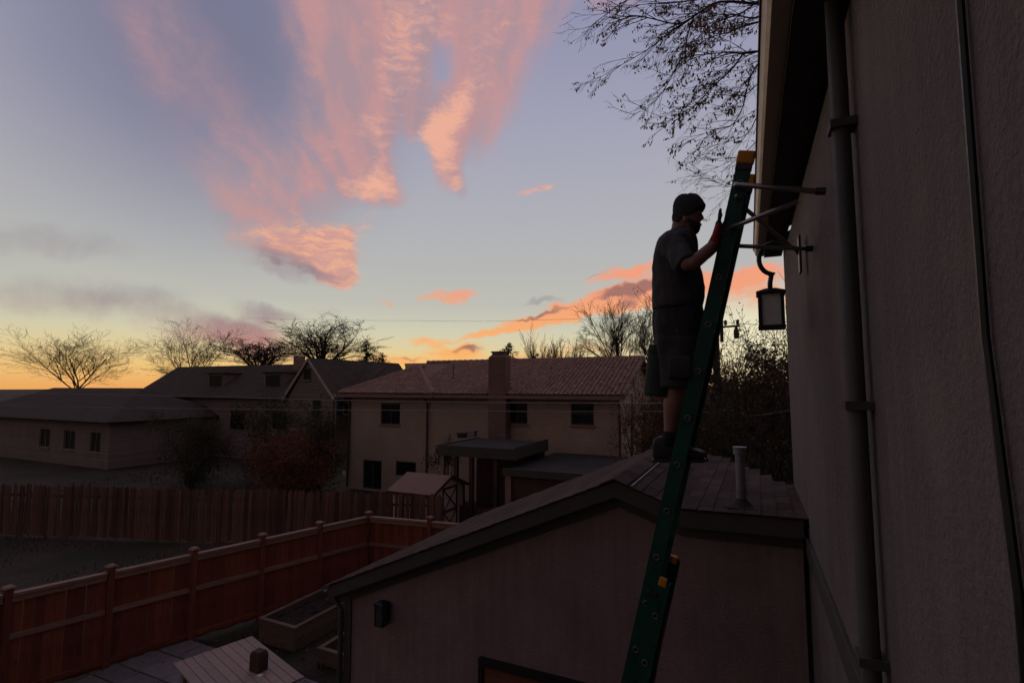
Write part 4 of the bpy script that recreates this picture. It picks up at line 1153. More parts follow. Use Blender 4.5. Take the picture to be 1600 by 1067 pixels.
# chimney
ca_, cb_ = P(763, 640, Y=FY - .5).x, P(790, 640, Y=FY - .5).x
czt = P(776, 559, Y=FY - .2).z
ch = MB().box(ca_, cb_, FY - .5, FY - .003, 0, czt).build('chimney', M_CHIM, tan)
czz = P(776, 552, Y=FY - .2).z
MB().rings([[(ca_ + e, FY - .5 + e, z), (cb_ - e, FY - .5 + e, z), (cb_ - e, FY - .003 - e * .5, z), (ca_ + e, FY - .003 - e * .5, z)] for e, z in ((.0, czt + .002), (.12, czt + .14), (.12, czz), (.08, czz + .02), (.08, czz + .08), (.2, czz + .081))]).build('chimney_cap', M_CHIM, ch)
MB().tube([(P(708, 590, Y=FY + 1.2).x, FY + 1.2, ez + .7), (P(708, 590, Y=FY + 1.2).x, FY + 1.2, ez + 1.5)], .06, 8).build('roof_vent', M_GALV, tan)
MB().box(P(540, 738, Y=FY).x - .02, P(540, 738, Y=FY).x + .12, FY - .2, FY - .12, P(540, 741, Y=FY).z, P(540, 735, Y=FY).z).build('hose_bib', M_WHITE, tan)

# ------------------------------------------------------------------ flat-roofed porch and carport in front of it
zA = P(760, 679, Y=FY - .1).z
porch = empty('flat_roof_porch', P(740, 760, Z=0), 'dark flat-roofed porch built against the tan house', 'porch')
ya = P(804, 703, Z=zA).y
xa0, xa1 = P(687, 700, Y=ya).x, P(804, 703, Z=zA).x
yr = P(845, 689, Z=zA).y
MB().box(xa0, xa1, ya, yr, zA - .12, zA).build('roof', M_FLATROOF, porch)
MB().box(xa0 - .05, xa1 + .05, ya - .05, ya - .002, zA - .34, zA + .04).build('fascia', M_TRIM, porch)
MB().box(xa1 + .002, xa1 + .05, ya, yr, zA - .34, zA + .10).build('fascia', M_TRIM, porch)
MB().box(xa0 - .05, xa0 - .002, ya, yr, zA - .34, zA + .04).build('fascia', M_TRIM, porch)
for px in (692, 713, 737, 775):
    x = P(px, 730, Y=ya + .1).x
    MB().box(x - .07, x + .07, ya + .03, ya + .17, 0, zA - .122).build('post', M_SHEDTRIM if px != 692 else M_FASCIA, porch)
MB().box(xa0 + .02, xa1 - .02, yr - .3, yr - .2, 0, zA - .125).build('rear_screen', M_SHEDTRIM, porch)
MB().box(P(690, 740, Y=ya + .1).x, P(790, 740, Y=ya + .1).x, ya + .2, ya + .24, 0, .95).build('balustrade', M_OLDWOOD, porch)
vx = P(790, 679, Z=zA)
for (px, py, sc_) in ((737, 682, 1.0), (722, 684, .8)):
    c = P(px, py, Z=zA)
    hood = empty('roof_vent_hood', c, 'pale vent hood on the porch roof' if sc_ == 1 else 'low dark vent box on the porch roof', 'roof vent')
    MB().box(c.x - .2 * sc_, c.x + .2 * sc_, c.y - .15, c.y + .15, zA + .003, zA + .22 * sc_).build('hood_body', M_GREY if sc_ == 1 else M_FLATROOF, hood, bevel=.03)
    MB().box(c.x - .24 * sc_, c.x + .24 * sc_, c.y - .19, c.y + .19, zA + .22 * sc_, zA + .26 * sc_).build('hood_lid', M_GREY if sc_ == 1 else M_FLATROOF, hood)
c = P(785, 684, Z=zA)
mast = empty('mast', c, 'thin mast with small crossbar on the porch roof', 'mast')
MB().tube([(c.x, c.y, zA + .003), (c.x, c.y, zA + .95)], .02, 6).build('pole', M_GALV, mast)
MB().tube([(c.x - .25, c.y, zA + .1), (c.x + .25, c.y, zA + .1)], .016, 6).build('crossbar', M_GALV, mast)
zB = P(880, 708, Y=FY - .1).z
car = empty('flat_roof_garage', P(850, 790, Z=0), 'low flat-roofed garage with dark door behind the near roof', 'garage')
xb0, xb1 = P(786, 734, Z=zB).x, P(975, 738, Z=zB).x
yb = P(800, 734, Z=zB).y
MB().box(xb0, xb1, yb, FY - .005, zB - .14, zB).build('roof', M_FLATROOF, car)
MB().box(xb0 - .06, xb1 + .06, yb - .06, yb - .002, zB - .2, zB + .05).build('fascia', M_TRIM, car)
MB().box(xb0, xb0 + .22, yb + .02, yb + .25, 0, zB - .15).build('pier', M_FASCIA, car)
MB().box(xb0 - .002, xb0 + .2, yb + .252, FY - .3, 0, zB - .15).build('side_wall', M_SHEDTRIM, car)
gd = MB().box(xb0 + .23, xb1 - .3, yb + .1, yb + .14, .02, zB - .15).build('door', M_SHEDTRIM, car)
for k in range(4):
    MB().box(xb0 + .26, xb1 - .33, yb + .08, yb + .098, .06 + k * .5, .5 + k * .5).build('panel', M_SHEDTRIM, gd)
c = P(951, 708, Z=zB)
ac = empty('rooftop_cooler', c, 'dark boxy cooler unit on the low flat garage roof', 'cooler')
MB().box(c.x - .28, c.x + .28, c.y - .25, c.y + .25, zB + .003, zB + .45).build('cabinet', M_FLATROOF, ac, bevel=.02)
for k in range(4): MB().box(c.x - .24, c.x + .24, c.y - .265, c.y - .252, zB + .06 + k * .09, zB + .11 + k * .09).build('louvre', M_TRIM, ac)
MB().tube([(c.x - .62, c.y - .1, zB), (c.x - .62, c.y - .1, zB + .62)], .03, 6).build('flue', M_GALV, ac)

# ================================================================== steep-gabled house on the left
NY = 24.0
nb = empty('gabled_house', P(480, 760, Z=0), 'grey house with steep front gable and small attic window', 'house')
ap_, gl, gr = P(481, 559, Y=NY), P(441, 623, Y=NY), P(522, 622, Y=NY)
wl, wr = P(449, 640, Y=NY).x, P(520, 640, Y=NY).x
hA = hole(476, 577, 485, 592, NY + .1)
hB = hole(490, 626, 500, 652, NY + .1)
def gable_front():
    x0, x1, zt = wl, wr, ap_.z - .25
    ze = gr.z + .1
    mb = prism_y([(x0, 0), (x1, 0), (x1, ze), (ap_.x, zt), (x0, ze)], NY + .1, NY + .3)
    return mb.build('wall', M_SIDING, nb)
gable_front()
for h_, nm in ((hA, 'attic_window'), (hB, 'window')):
    o = MB().box(h_[0] - .05, h_[1] + .05, NY + .06, NY + .098, h_[2] - .05, h_[3] + .05).build('window', M_WFRAME, nb)
    MB().box(h_[0], h_[1], NY + .045, NY + .058, h_[2], h_[3]).build('pane', M_PANE, o)
    MB().box(h_[0] - .1, h_[1] + .1, NY + .02, NY + .097, h_[2] - .14, h_[2] - .052).build('sill', M_FASCIA, o)
rbk = P(603, 571, Y=NY + 9)
zr = ap_.z
nroof = MB().slab([gr, (gr.x + .0, NY + 9.2, gr.z), (ap_.x, NY + 9.2, zr), ap_], .1)
nroof.slab([ap_, (ap_.x, NY + 9.2, zr), (gl.x, NY + 9.2, gl.z), gl], .1)
# lower cross roof to the right of the gable
nroof.slab([(gr.x - .4, NY + 1.2, gr.z + .1), (P(548, 622, Y=NY + 1.2).x, NY + 1.2, gr.z + .1), (P(604, 574, Y=NY + 5).x, NY + 5, P(604, 572, Y=NY + 5).z), (ap_.x + .1, NY + 5, P(604, 572, Y=NY + 5).z)], .1)
nroof = nroof.build('roof', M_SHROOF, nb)
MB().box(wr + .002, P(548, 640, Y=NY + 1.6).x, NY + 1.6, NY + 1.8, 0, gr.z - .02).build('wing_wall', M_SIDING, nb)
hC = hole(537, 628, 545, 648, NY + 1.55)
o = MB().box(hC[0], hC[1], NY + 1.54, NY + 1.598, hC[2], hC[3]).build('window', M_WHITE, nb)
MB().box(hC[0] + .06, hC[1] - .06, NY + 1.53, NY + 1.539, hC[2] + .06, hC[3] - .06).build('pane', M_GLASS, o)
for a, b in ((ap_, gl), (ap_, gr)):
    MB().beam(a + Vector((0, -.03, -.09)), b + Vector((0, -.03, -.09)), .04, .15).build('barge_board', M_BARGE, nb)
MB().tube([(wr + .02, NY + .05, gr.z), (wr + .02, NY + .05, .2)], .05, 6).build('downspout', M_SHEDTRIM, nb)
cx = P(468, 557, Y=NY + 5).x
MB().box(cx - .3, cx + .3, NY + 4.7, NY + 5.3, gr.z, P(468, 556, Y=NY + 5).z).build('chimney', M_FASCIA, nb)

# ------------------------------------------------------------------ dormered house further left
DY_ = 26.0
db = empty('dormer_house', P(380, 760, Z=0), 'dark house with dormer window in its long shingle roof, left of the gable', 'house')
dl, drr = P(215, 640, Y=DY_).x, P(447, 640, Y=DY_).x
dez = P(420, 622, Y=DY_ - .4).z; drz = P(420, 570, Y=DY_ + 3.4).z
MB().box(dl, drr, DY_, DY_ + .25, 0, dez).build('wall', M_SIDING, db)
MB().box(drr - .25, drr, DY_ + .252, DY_ + 7, 0, dez).build('side_wall', M_SIDING, db)
MB().box(dl, dl + .25, DY_ + .252, DY_ + 7, 0, dez).build('side_wall', M_SIDING, db)
dro = MB().slab([(dl - .4, DY_ - .4, dez), (drr + .3, DY_ - .4, dez), (drr + .3, DY_ + 3.4, drz), (dl - .4, DY_ + 3.4, drz)], .1)
dro.slab([(drr + .3, DY_ + 7.4, dez), (dl - .4, DY_ + 7.4, dez), (dl - .4, DY_ + 3.4, drz), (drr + .3, DY_ + 3.4, drz)], .1)
dro = dro.build('roof', M_SHROOF, db)
hD = hole(416, 586, 438, 606, DY_ + .9)
for hh_ in (hD, tuple(v - (6.4 if i < 2 else 0) for i, v in enumerate(hD))):
    x0, x1, z0, z1 = hh_
    dm = MB().box(x0 - .2, x1 + .2, DY_ + .9, DY_ + 3.0, z0 - .15, z1 + .15).build('dormer', M_SIDING, db)
    MB().box(x0 - .35, x1 + .35, DY_ + .7, DY_ + 3.1, z1 + .152, z1 + .25).build('dormer_roof', M_SHROOF, dm)
    MB().box(x0 - .06, x1 + .06, DY_ + .85, DY_ + .898, z0 - .06, z1 + .06).build('window', M_FASCIA, dm)
    MB().box(x0, x1, DY_ + .83, DY_ + .848, z0, z1).build('pane', M_PANE, dm)
for px in (240, 300, 360, 425):
    hh_ = hole(px, 640, px + 24, 672, DY_ - .02)
    o = MB().box(hh_[0], hh_[1], DY_ - .05, DY_ - .002, hh_[2], hh_[3]).build('window', M_FASCIA, db)
    MB().box(hh_[0] + .07, hh_[1] - .07, DY_ - .065, DY_ - .052, hh_[2] + .07, hh_[3] - .07).build('pane', M_GLASS, o)

# ------------------------------------------------------------------ low bungalow at the far left
BY_ = 19.0
bg_ = empty('bungalow', P(100, 720, Z=0), 'low hipped bungalow at the far left beyond the fences', 'house')
b0, b1 = P(-60, 700, Y=BY_).x, P(170, 700, Y=BY_).x
bez = 3.0; brz = 5.1
hw1 = [(b1 - 2.2, b1 - 1.0, 1.0, 2.3), (b1 - 5.4, b1 - 4.0, 1.0, 2.3), (b1 - 8.6, b1 - 7.2, 1.0, 2.3)]
wall_with_holes(b0, b1, BY_, .25, 0, bez, hw1, M_SIDING, bg_)
for h_ in hw1: window_at(h_, BY_, bg_, M_FASCIA, bars=1)
MB().box(b1 - .25, b1, BY_ + .252, BY_ + 8, 0, bez).build('side_wall', M_SIDING, bg_)
br_ = MB()
q = [(b0 - .5, BY_ - .5, bez), (b1 + .5, BY_ - .5, bez), (b1 + .5, BY_ + 8.5, bez), (b0 - .5, BY_ + 8.5, bez)]
t0_, t1_ = (b0 + 4, BY_ + 4, brz), (b1 - 4, BY_ + 4, brz)
br_.slab([q[0], q[1], t1_, t0_], .1); br_.slab([q[1], q[2], t1_], .1); br_.slab([q[2], q[3], t0_, t1_], .1); br_.slab([q[3], q[0], t0_], .1)
br_.build('roof', M_SHROOF, bg_)

# ================================================================== planters, table, stones
def planter(x0, x1, y0, y1, h, label, name='planter_bed', lumps=60, seed=1):
    e = empty(name, ((x0 + x1) / 2, (y0 + y1) / 2, 0), label, 'planter')
    t = .045; nb_ = 2; bh = h / nb_
    for k in range(nb_):
        z0, z1 = k * bh + .002, (k + 1) * bh - .002
        MB().box(x0, x1, y0, y0 + t, z0, z1).build('board', M_PLANTER, e)
        MB().box(x0, x1, y1 - t, y1, z0, z1).build('board', M_PLANTER, e)
        MB().box(x0 + .001, x0 + t, y0 + t, y1 - t, z0, z1).build('board', M_PLANTER, e)
        MB().box(x1 - t, x1 - .001, y0 + t, y1 - t, z0, z1).build('board', M_PLANTER, e)
    for (xa, xb, ya_, yb_) in ((x0 - .02, x1 + .02, y0 - .02, y0 + .07), (x0 - .02, x1 + .02, y1 - .07, y1 + .02), (x0 - .02, x0 + .07, y0 + .071, y1 - .071), (x1 - .07, x1 + .02, y0 + .071, y1 - .071)):
        MB().box(xa, xb, ya_, yb_, h, h + .03).build('cap_board', M_PLANTER, e)
    so = MB(); nx, ny = 14, 30; rnd = random.Random(seed)
    vs = [(x0 + t + (x1 - x0 - 2 * t) * i / nx, y0 + t + (y1 - y0 - 2 * t) * j / ny, h - .10 + .05 * mnoise.noise((i * .6, j * .45, seed)) + rnd.uniform(-.012, .012)) for j in range(ny + 1) for i in range(nx + 1)]
    so.add(vs, [(j * (nx + 1) + i, j * (nx + 1) + i + 1, (j + 1) * (nx + 1) + i + 1, (j + 1) * (nx + 1) + i) for j in range(ny) for i in range(nx)])
    so.build('soil', M_SOIL, e)
    lf = MB()
    for _ in range(lumps):
        c = Vector((rnd.uniform(x0 + .1, x1 - .1), rnd.uniform(y0 + .1, y1 - .1), h - .06)); leaf(lf, c, rnd, rnd.uniform(.03, .08), flat=.8)
    if lumps:
        o = lf.build('dead_leaves', M_LEAFBROWN, e, fix=False); o['kind'] = 'stuff'
    return e
def leaf(mb, c, rnd, L, flat=0.0, droop=None):
    d = Vector((rnd.uniform(-1, 1), rnd.uniform(-1, 1), rnd.uniform(-1, 1) * (1 - flat)))
    if droop is not None: d = d * .6 + Vector(droop)
    if d.length < .01: d = Vector((1, 0, 0))
    d.normalize(); w = d.orthogonal().normalized(); w.rotate(Matrix.Rotation(rnd.uniform(0, 6.28), 3, d)); n_ = d.cross(w)
    hw_ = L * rnd.uniform(.17, .27)
    mb.add([c, c + d * L * .45 + w * hw_ + n_ * L * .05, c + d * L, c + d * L * .45 - w * hw_ + n_ * L * .05], [(0, 1, 2, 3)])
c1 = P(461, 980, Z=.48); c2 = P(400, 971, Z=.48)
planter(c2.x - .1, c1.x, c1.y, c1.y + 2.5, .45, 'long timber raised bed of bare soil beside the cedar fence', lumps=160)
c3 = P(497, 1011, Z=.30)
planter(c3.x, c3.x + 1.0, c3.y, c3.y + 1.1, .27, 'small low timber bed tucked by the garage corner', lumps=20, seed=4)
# table
tA, tB = P(403, 1001, Z=.76), P(476, 1058, Z=.76)
tz_ = .76
tdir = (tB - tA); tdir.z = 0; tlen = tdir.length; tdir.normalize(); tn = Vector((tdir.y, -tdir.x, 0))
if tn.dot(Vector((0, -1, 0))) < 0: tn = -tn
t0_ = tA - tdir * .25; tl_ = tlen + .25; td_ = 1.25
table = empty('patio_table', t0_ + tdir * tl_ / 2 + tn * td_ / 2 - Vector((0, 0, tz_)), 'slatted wooden patio table in the lower corner of the yard', 'table')
nsl = 9
for k in range(nsl):
    a = t0_ + tn * (td_ * (k + .5) / nsl)
    MB().beam(a, a + tdir * tl_, td_ / nsl - .008, .03).build('slat', M_TABLE, table, bevel=.004)
for i, j in ((.08, .1), (.92, .1), (.08, .9), (.92, .9)):
    p = t0_ + tdir * (tl_ * i) + tn * (td_ * j)
    MB().box(p.x - .035, p.x + .035, p.y - .035, p.y + .035, .02, tz_ - .08).build('leg', M_TABLE, table)
for j in (.1, .9):
    MB().beam(t0_ + tn * (td_ * j) + tdir * .06 + Vector((0, 0, -.05)), t0_ + tn * (td_ * j) + tdir * (tl_ - .06) + Vector((0, 0, -.05)), .03, .06).build('apron', M_TABLE, table)
pb = P(404, 1046, Z=tz_ + .016)
box_ = empty('small_box', pb, 'small dark brown box with pale tag standing on the patio table', 'box')
M_BOX = mat('brown_card', (.07, .035, .025), .8, .2, 5)
MB().rings([[(pb.x + sx * w, pb.y + sy * w * .8, pb.z + z) for sx, sy in ((-1, -1), (1, -1), (1, 1), (-1, 1))] for w, z in ((.11, 0), (.11, .24), (.085, .30))]).build('carton', M_BOX, box_, bevel=.006)
MB().box(pb.x + .12, pb.x + .2, pb.y - .14, pb.y - .06, pb.z, pb.z + .006).build('tag', M_WHITE, box_)
# pale stones at the foot of the fence
pc = P(538, 893, Z=.3)
st = empty('stone_heap', (pc.x, pc.y, 0), 'low heap of pale stones between the fence and the garage roof', 'stone heap')
rnd = random.Random(8)
M_STONE = mat('pale_stone', (.30, .27, .26), .95, .2, 8, .4, 40, island=.25)
for k in range(70):
    a = rnd.uniform(0, 6.28); rr = rnd.uniform(0, .75) ; r0 = rnd.uniform(.06, .13)
    c = Vector((pc.x + rr * math.cos(a), pc.y + rr * 1.3 * math.sin(a), .06 + max(0, .46 - rr * .5) * rnd.random()))
    s_ = MB().ball((0, 0, 0), (r0, r0 * rnd.uniform(.7, 1), r0 * rnd.uniform(.5, .8)), 7, 5)
    s_.v = [tuple(Vector(v) * (1 + .25 * mnoise.noise(Vector(v) * 14 + Vector((k, 0, 0))))) for v in s_.v]
    link_mesh('stone', s_.mesh('stone'), M_STONE, st, c, (rnd.uniform(0, 3), 0, rnd.uniform(0, 6)))

# ================================================================== trees
def branch(T, C, p, d, L, r, lev, rnd, prm, tips=None):
    """recursive limb; thick wood goes to T, twigs to C"""
    nseg = 4 if lev < 2 else 3
    pts = [Vector(p)]; rad = [r]; dd = Vector(d).normalized()
    for k in range(nseg):
        j = prm['wob'] * (1 if lev else .5)
        dd = dd + Vector((rnd.uniform(-j, j), rnd.uniform(-j, j), rnd.uniform(-j, j) + prm['up'] * (1 if lev else 0)))
        dd.normalize()
        pts.append(pts[-1] + dd * (L / nseg)); rad.append(max(prm['rmin'], r * (1 - .62 * (k + 1) / nseg)))
    (T if r > prm['thr'] else C).tube(pts, rad, 5 if r > prm['thr'] else 3, cap=False)
    if tips is not None and lev >= prm['lv'] - 1: tips.extend(pts[1:])
    if lev >= prm['lv']: return
    nc = prm['nc'][min(lev, len(prm['nc']) - 1)]
    for k in range(nc):
        f = prm['f0'] + (1 - prm['f0']) * (k + rnd.random() * .8) / nc if lev else prm['first'] + (1 - prm['first']) * (k + rnd.random() * .6) / nc
        f = min(f, .999); i = min(int(f * nseg), nseg - 1); q = pts[i].lerp(pts[i + 1], f * nseg - i)
        base = (pts[i + 1] - pts[i]).normalized()
        ang = R(rnd.uniform(*prm['ang'])); az_ = rnd.uniform(0, 6.28)
        w = base.orthogonal().normalized(); w.rotate(Matrix.Rotation(az_, 3, base))
        nd = (base * math.cos(ang) + w * math.sin(ang)).normalized()
        branch(T, C, q, nd, L * rnd.uniform(*prm['len']), max(prm['rmin'], rad[i] * rnd.uniform(.5, .68)), lev + 1, rnd, prm, tips)

def bare_tree(px, topy, y, label, seed, r=.24, prm=None, stems=1, spread=0.0, hs=1.0):
    rnd = random.Random(seed)
    base = P(px, 640, Y=y); base.z = 0
    H = P(px, topy, Y=y).z
    e = empty('bare_tree', base, label, 'tree', 'bare trees on the skyline')
    T, C = MB(), MB()
    p = dict(lv=5, nc=[9, 6, 6, 4, 3], first=.35, f0=.15, ang=(22, 52), len=(.5, .72), wob=.16, up=.05, thr=.035, rmin=.0125)
    if prm: p.update(prm)
    for k in range(stems):
        a = rnd.uniform(0, 6.28); d = Vector((math.cos(a) * spread, math.sin(a) * spread, 1))
        branch(T, C, base + Vector((math.cos(a), math.sin(a), 0)) * .15 * (stems > 1), d, H * rnd.uniform(.44, .52) if stems > 1 else H * .5, r * rnd.uniform(.8, 1), 0, rnd, p)
    zmax = max(v[2] for v in C.v); f = H / zmax
    T.v = [(base.x + (x - base.x) * f * hs, base.y + (y_ - base.y) * f * hs, z * f) for x, y_, z in T.v]
    C.v = [(base.x + (x - base.x) * f * hs, base.y + (y_ - base.y) * f * hs, z * f) for x, y_, z in C.v]
    T.build('trunk', M_BARK, e, fix=False, smooth=True); C.build('crown', M_TWIG, e, fix=False)
    return e
def crown_tree(px, topy, y, label, seed, forky, wpx, limbs=7, r=.17, prm=None):
    """single trunk forking into a round bare crown; forky: photo height of the fork, wpx: crown width"""
    rnd = random.Random(seed)
    base = P(px, 640, Y=y); base.z = 0
    H = P(px, topy, Y=y).z; zf = P(px, forky, Y=y).z
    half = (P(px + wpx / 2, topy, Y=y) - P(px, topy, Y=y)).length
    e = empty('bare_tree', base, label, 'tree', 'bare trees on the skyline')
    T, C = MB(), MB()
    p = dict(lv=5, nc=[0, 6, 5, 4, 3], first=.3, f0=.2, ang=(20, 48), len=(.45, .66), wob=.15, up=.03, thr=.03, rmin=.0075)
    if prm: p.update(prm)
    top = Vector((base.x + rnd.uniform(-.2, .2), base.y, zf))
    T.tube([base, base.lerp(top, .5) + Vector((rnd.uniform(-.1, .1), 0, 0)), top], [r * 1.5, r * 1.15, r], 8, cap=False)
    for k in range(limbs):
        a = 6.283 * (k + rnd.uniform(-.3, .3)) / limbs; t = R(rnd.uniform(15, 52)) if k else R(6)
        d = Vector((math.cos(a) * math.sin(t), math.sin(a) * math.sin(t), math.cos(t)))
        branch(T, C, top - Vector((0, 0, rnd.uniform(0, .8) * (k > 0))), d, (H - zf) * rnd.uniform(.55, .75), r * rnd.uniform(.45, .7), 1, rnd, p)
    zs = sorted(v[2] for v in C.v); zmax = zs[int(len(zs) * .998)]
    xs = sorted(abs((v[0] - base.x) * C_R.x + (v[1] - base.y) * C_R.y) for v in C.v); wmax = xs[int(len(xs) * .98)]
    fz, fx = (H - zf) / (zmax - zf), half / wmax
    def fit(v): return (base.x + (v[0] - base.x) * fx, base.y + (v[1] - base.y) * fx, v[2] if v[2] <= zf else zf + (v[2] - zf) * fz)
    T.v = [fit(v) if v[2] > zf * .9 else v for v in T.v]; C.v = [fit(v) for v in C.v]
    T.build('trunk', M_BARK, e, fix=False, smooth=True); C.build('crown', M_TWIG, e, fix=False)
crown_tree(500, 494, 38, 'broad spreading bare tree behind the steep-gabled house', 5, 570, 128, 8, .13)
crown_tree(408, 527, 34, 'smaller bare tree at the left behind the dormered roof', 12, 575, 104, 6, .09)
bare_tree(846, 502, 40, 'upright thin-stemmed bare tree just right of the chimney', 31, .09, dict(ang=(12, 26), len=(.5, .72), up=.12, first=.15, lv=4, nc=[7, 6, 5, 4], rmin=.012), stems=11, spread=.34)
crown_tree(966, 470, 37, 'large bare tree above the right end of the tiled roof', 46, 580, 124, 8, .12, dict(up=.05, ang=(16, 42)))
crown_tree(1022, 466, 41, 'tall bare tree partly hidden behind the person', 57, 580, 84, 7, .11, dict(up=.06, ang=(16, 40)))
bare_tree(635, 562, 46, 'faint low bare tree in the gap between the roofs', 61, .07, dict(ang=(14, 34), up=.1, lv=4, nc=[6, 5, 4, 3], rmin=.011, first=.2), stems=5, spread=.25)
bare_tree(905, 545, 44, 'low bare tree between the two large ones above the roof', 66, .08, dict(ang=(14, 34), up=.1, lv=4, nc=[6, 5, 4, 3], rmin=.011, first=.2), stems=5, spread=.3)
crown_tree(300, 500, 44, 'wide bare tree far left above the dormered house', 71, 600, 96, 8, .12)
crown_tree(120, 512, 40, 'bare tree over the bungalow at the far left', 83, 606, 88, 8, .12)

def conifer(px, topy, y, label, seed, wpx, shape=1.0, basepx=640):
    rnd = random.Random(seed)
    base = P(px, basepx, Y=y); base.z = 0; top = P(px, topy, Y=y); H = top.z
    W_ = (P(px + wpx, topy, Y=y) - top).length
    zlow = 2.5
    e = empty('conifer', base, label, 'tree', 'dark conifers on the skyline')
    MB().tube([(base.x, base.y, 0), (base.x, base.y, H * .97)], [.16, .015], 6).build('trunk', M_BARK, e)
    C = MB()
    n_ = int(150 * shape)
    for k in range(n_):
        t = (k + rnd.random()) / n_; z = zlow + (H - zlow) * t
        L = W_ * ((1 - t) ** .8) * rnd.uniform(.5, 1.25) * (1 + 2.2 * max(0, (H - zlow) / 8 - .6) * 0) + .05
        a = rnd.uniform(0, 6.28); d = Vector((math.cos(a), math.sin(a), rnd.uniform(-.25, .15)))
        m_ = max(3, int(L * 16))
        for q in range(m_):
            s_ = (q + 1) / m_
            c = Vector((base.x, base.y, z)) + d * L * s_ + Vector((0, 0, -.12 * L * s_ * s_ + .1 * L * s_))
            for _ in range(3): leaf(C, c + Vector((rnd.uniform(-.05, .05), rnd.uniform(-.05, .05), rnd.uniform(-.04, .04))), rnd, rnd.uniform(.08, .17))
    C.build('crown', M_NEEDLE, e, fix=False)
conifer(571, 533, 33, 'tall dark conifer standing clear to the right of the gabled roof', 3, 78, 1.5)
conifer(524, 539, 36, 'thin dark conifer in front of the broad bare tree', 4, 40, 1.2)
conifer(596, 553, 33, 'small dark conifer at the low corner of the roofline', 6, 52, 1.3)
conifer(795, 537, 30, 'rounded dark evergreen beside the chimney top', 9, 80, 1.6)
conifer(838, 553, 34, 'low evergreen tip peeping over the tiled roof', 10, 60)

# ---- shrubs: leaf masses on stems
def shrub(name, c, size, nleaf, L, m, label, cat='shrub', seed=1, stems=9, group=None, upz=True):
    rnd = random.Random(seed); c = Vector(c)
    e = empty(name, (c.x, c.y, 0), label, cat, group)
    S = MB(); C = MB(); lobes = []
    for k in range(stems):
        a = rnd.uniform(0, 6.28); rr = rnd.uniform(.1, .85)
        tip = Vector((c.x + math.cos(a) * size[0] * rr, c.y + math.sin(a) * size[1] * rr, max(.3, c.z + size[2] * rnd.uniform(-1.0, .8))))
        mid_ = Vector((c.x, c.y, 0)).lerp(tip, .55) + Vector((rnd.uniform(-.1, .1), rnd.uniform(-.1, .1), .25))
        S.tube([(c.x + rnd.uniform(-.1, .1), c.y + rnd.uniform(-.1, .1), 0), mid_, tip], [.035, .02, .006], 4, cap=False)
        lobes.append((tip, rnd.uniform(.28, .5)))
        for q in range(4):
            t2 = tip + Vector((rnd.uniform(-1, 1) * size[0], rnd.uniform(-1, 1) * size[1], rnd.uniform(-.6, .8) * size[2])) * .42
            S.tube([mid_.lerp(tip, rnd.uniform(.3, .9)), t2], [.012, .004], 3, cap=False)
            lobes.append((t2, rnd.uniform(.15, .35)))
    for k in range(nleaf):
        o_, rr = lobes[rnd.randrange(len(lobes))]
        v = Vector((rnd.gauss(0, 1), rnd.gauss(0, 1), rnd.gauss(0, 1)))
        if v.length > 1.7: v *= 1.7 / v.length
        v *= rr * .75
        q = o_ + Vector((v.x * size[0], v.y * size[1], v.z * size[2] * .8))
        if q.z < .05: continue
        leaf(C, q, rnd, L * rnd.uniform(.6, 1.3), droop=(0, 0, -.3))
    S.build('stems', M_TWIG, e, fix=False); C.build('foliage', m, e, fix=False)
    return e
def at(px, py, y):
    v = P(px, py, Y=y); return v
shrub('red_shrub', at(452, 715, 16.6), (2.0, 1.2, 1.3), 9000, .12, M_LEAFRED, 'autumn-red leafy shrub behind the weathered plank fence', seed=2, stems=22)
shrub('dark_shrub', at(500, 700, 18.6), (1.3, 1.1, 2.0), 8000, .12, M_LEAFGREEN, 'tall dark green shrub against the tan house corner', seed=3, stems=18)
shrub('dark_shrub', at(415, 690, 20), (2.0, 1.2, 2.2), 9000, .13, M_LEAFGREEN, 'dark shrub below the dormered house, above the red shrub', seed=4, stems=20)
shrub('dark_shrub', at(300, 700, 17.5), (2.6, 1.2, 1.6), 9000, .12, M_LEAFGREEN, 'wide dark shrub at the left end of the plank fence', seed=14, stems=22)
shrub('porch_vine', at(698, 725, 18.6), (.7, .5, 1.1), 1500, .10, M_LEAFGREEN, 'dark climbing shrub at the left post of the flat porch', seed=15)
# right-hand bushes behind the garage
def twig_bush(px, py, y, H, label, seed, stems, m, nl, L=.085, spread=.5):
    rnd = random.Random(seed); c = P(px, py, Y=y); c.z = 0
    e = empty('leafy_bush', c, label, 'shrub'); T, C, LV, tips = MB(), MB(), MB(), []
    for k in range(stems):
        a = rnd.uniform(0, 6.28)
        branch(T, C, c + Vector((math.cos(a) * .3, math.sin(a) * .3, 0)), (math.cos(a) * spread, math.sin(a) * spread, 1), H * rnd.uniform(.5, .72), .035, 0, rnd, dict(lv=4, nc=[6, 5, 4, 3], first=.3, f0=.2, ang=(18, 48), len=(.45, .65), wob=.18, up=.04, thr=.02, rmin=.0045), tips)
    for tp in tips:
        for q in range(rnd.randrange(0, nl + 1)):
            leaf(LV, tp + Vector((rnd.uniform(-.06, .06), rnd.uniform(-.06, .06), rnd.uniform(-.06, .04))), rnd, L * rnd.uniform(.6, 1.2), droop=(0, 0, -.4))
    T.build('stems', M_BARK, e, fix=False); C.build('twigs', M_TWIG, e, fix=False); LV.build('foliage', m, e, fix=False)
twig_bush(1196, 590, 13.5, 7.2, 'sparse brown-leaved bush below the hanging lantern', 5, 6, M_LEAFBROWN, 1, spread=.16)
twig_bush(1192, 640, 17.0, 5.4, 'twiggy dark bush filling the gap right of the utility pole', 25, 8, M_LEAFGREEN, 3, .11, spread=.24)
shrub('thicket', at(1150, 672, 20.5), (2.9, .9, 1.9), 20000, .20, M_LEAFRED, 'tall russet thicket closing the view behind the ladder and pole', seed=18, stems=60)
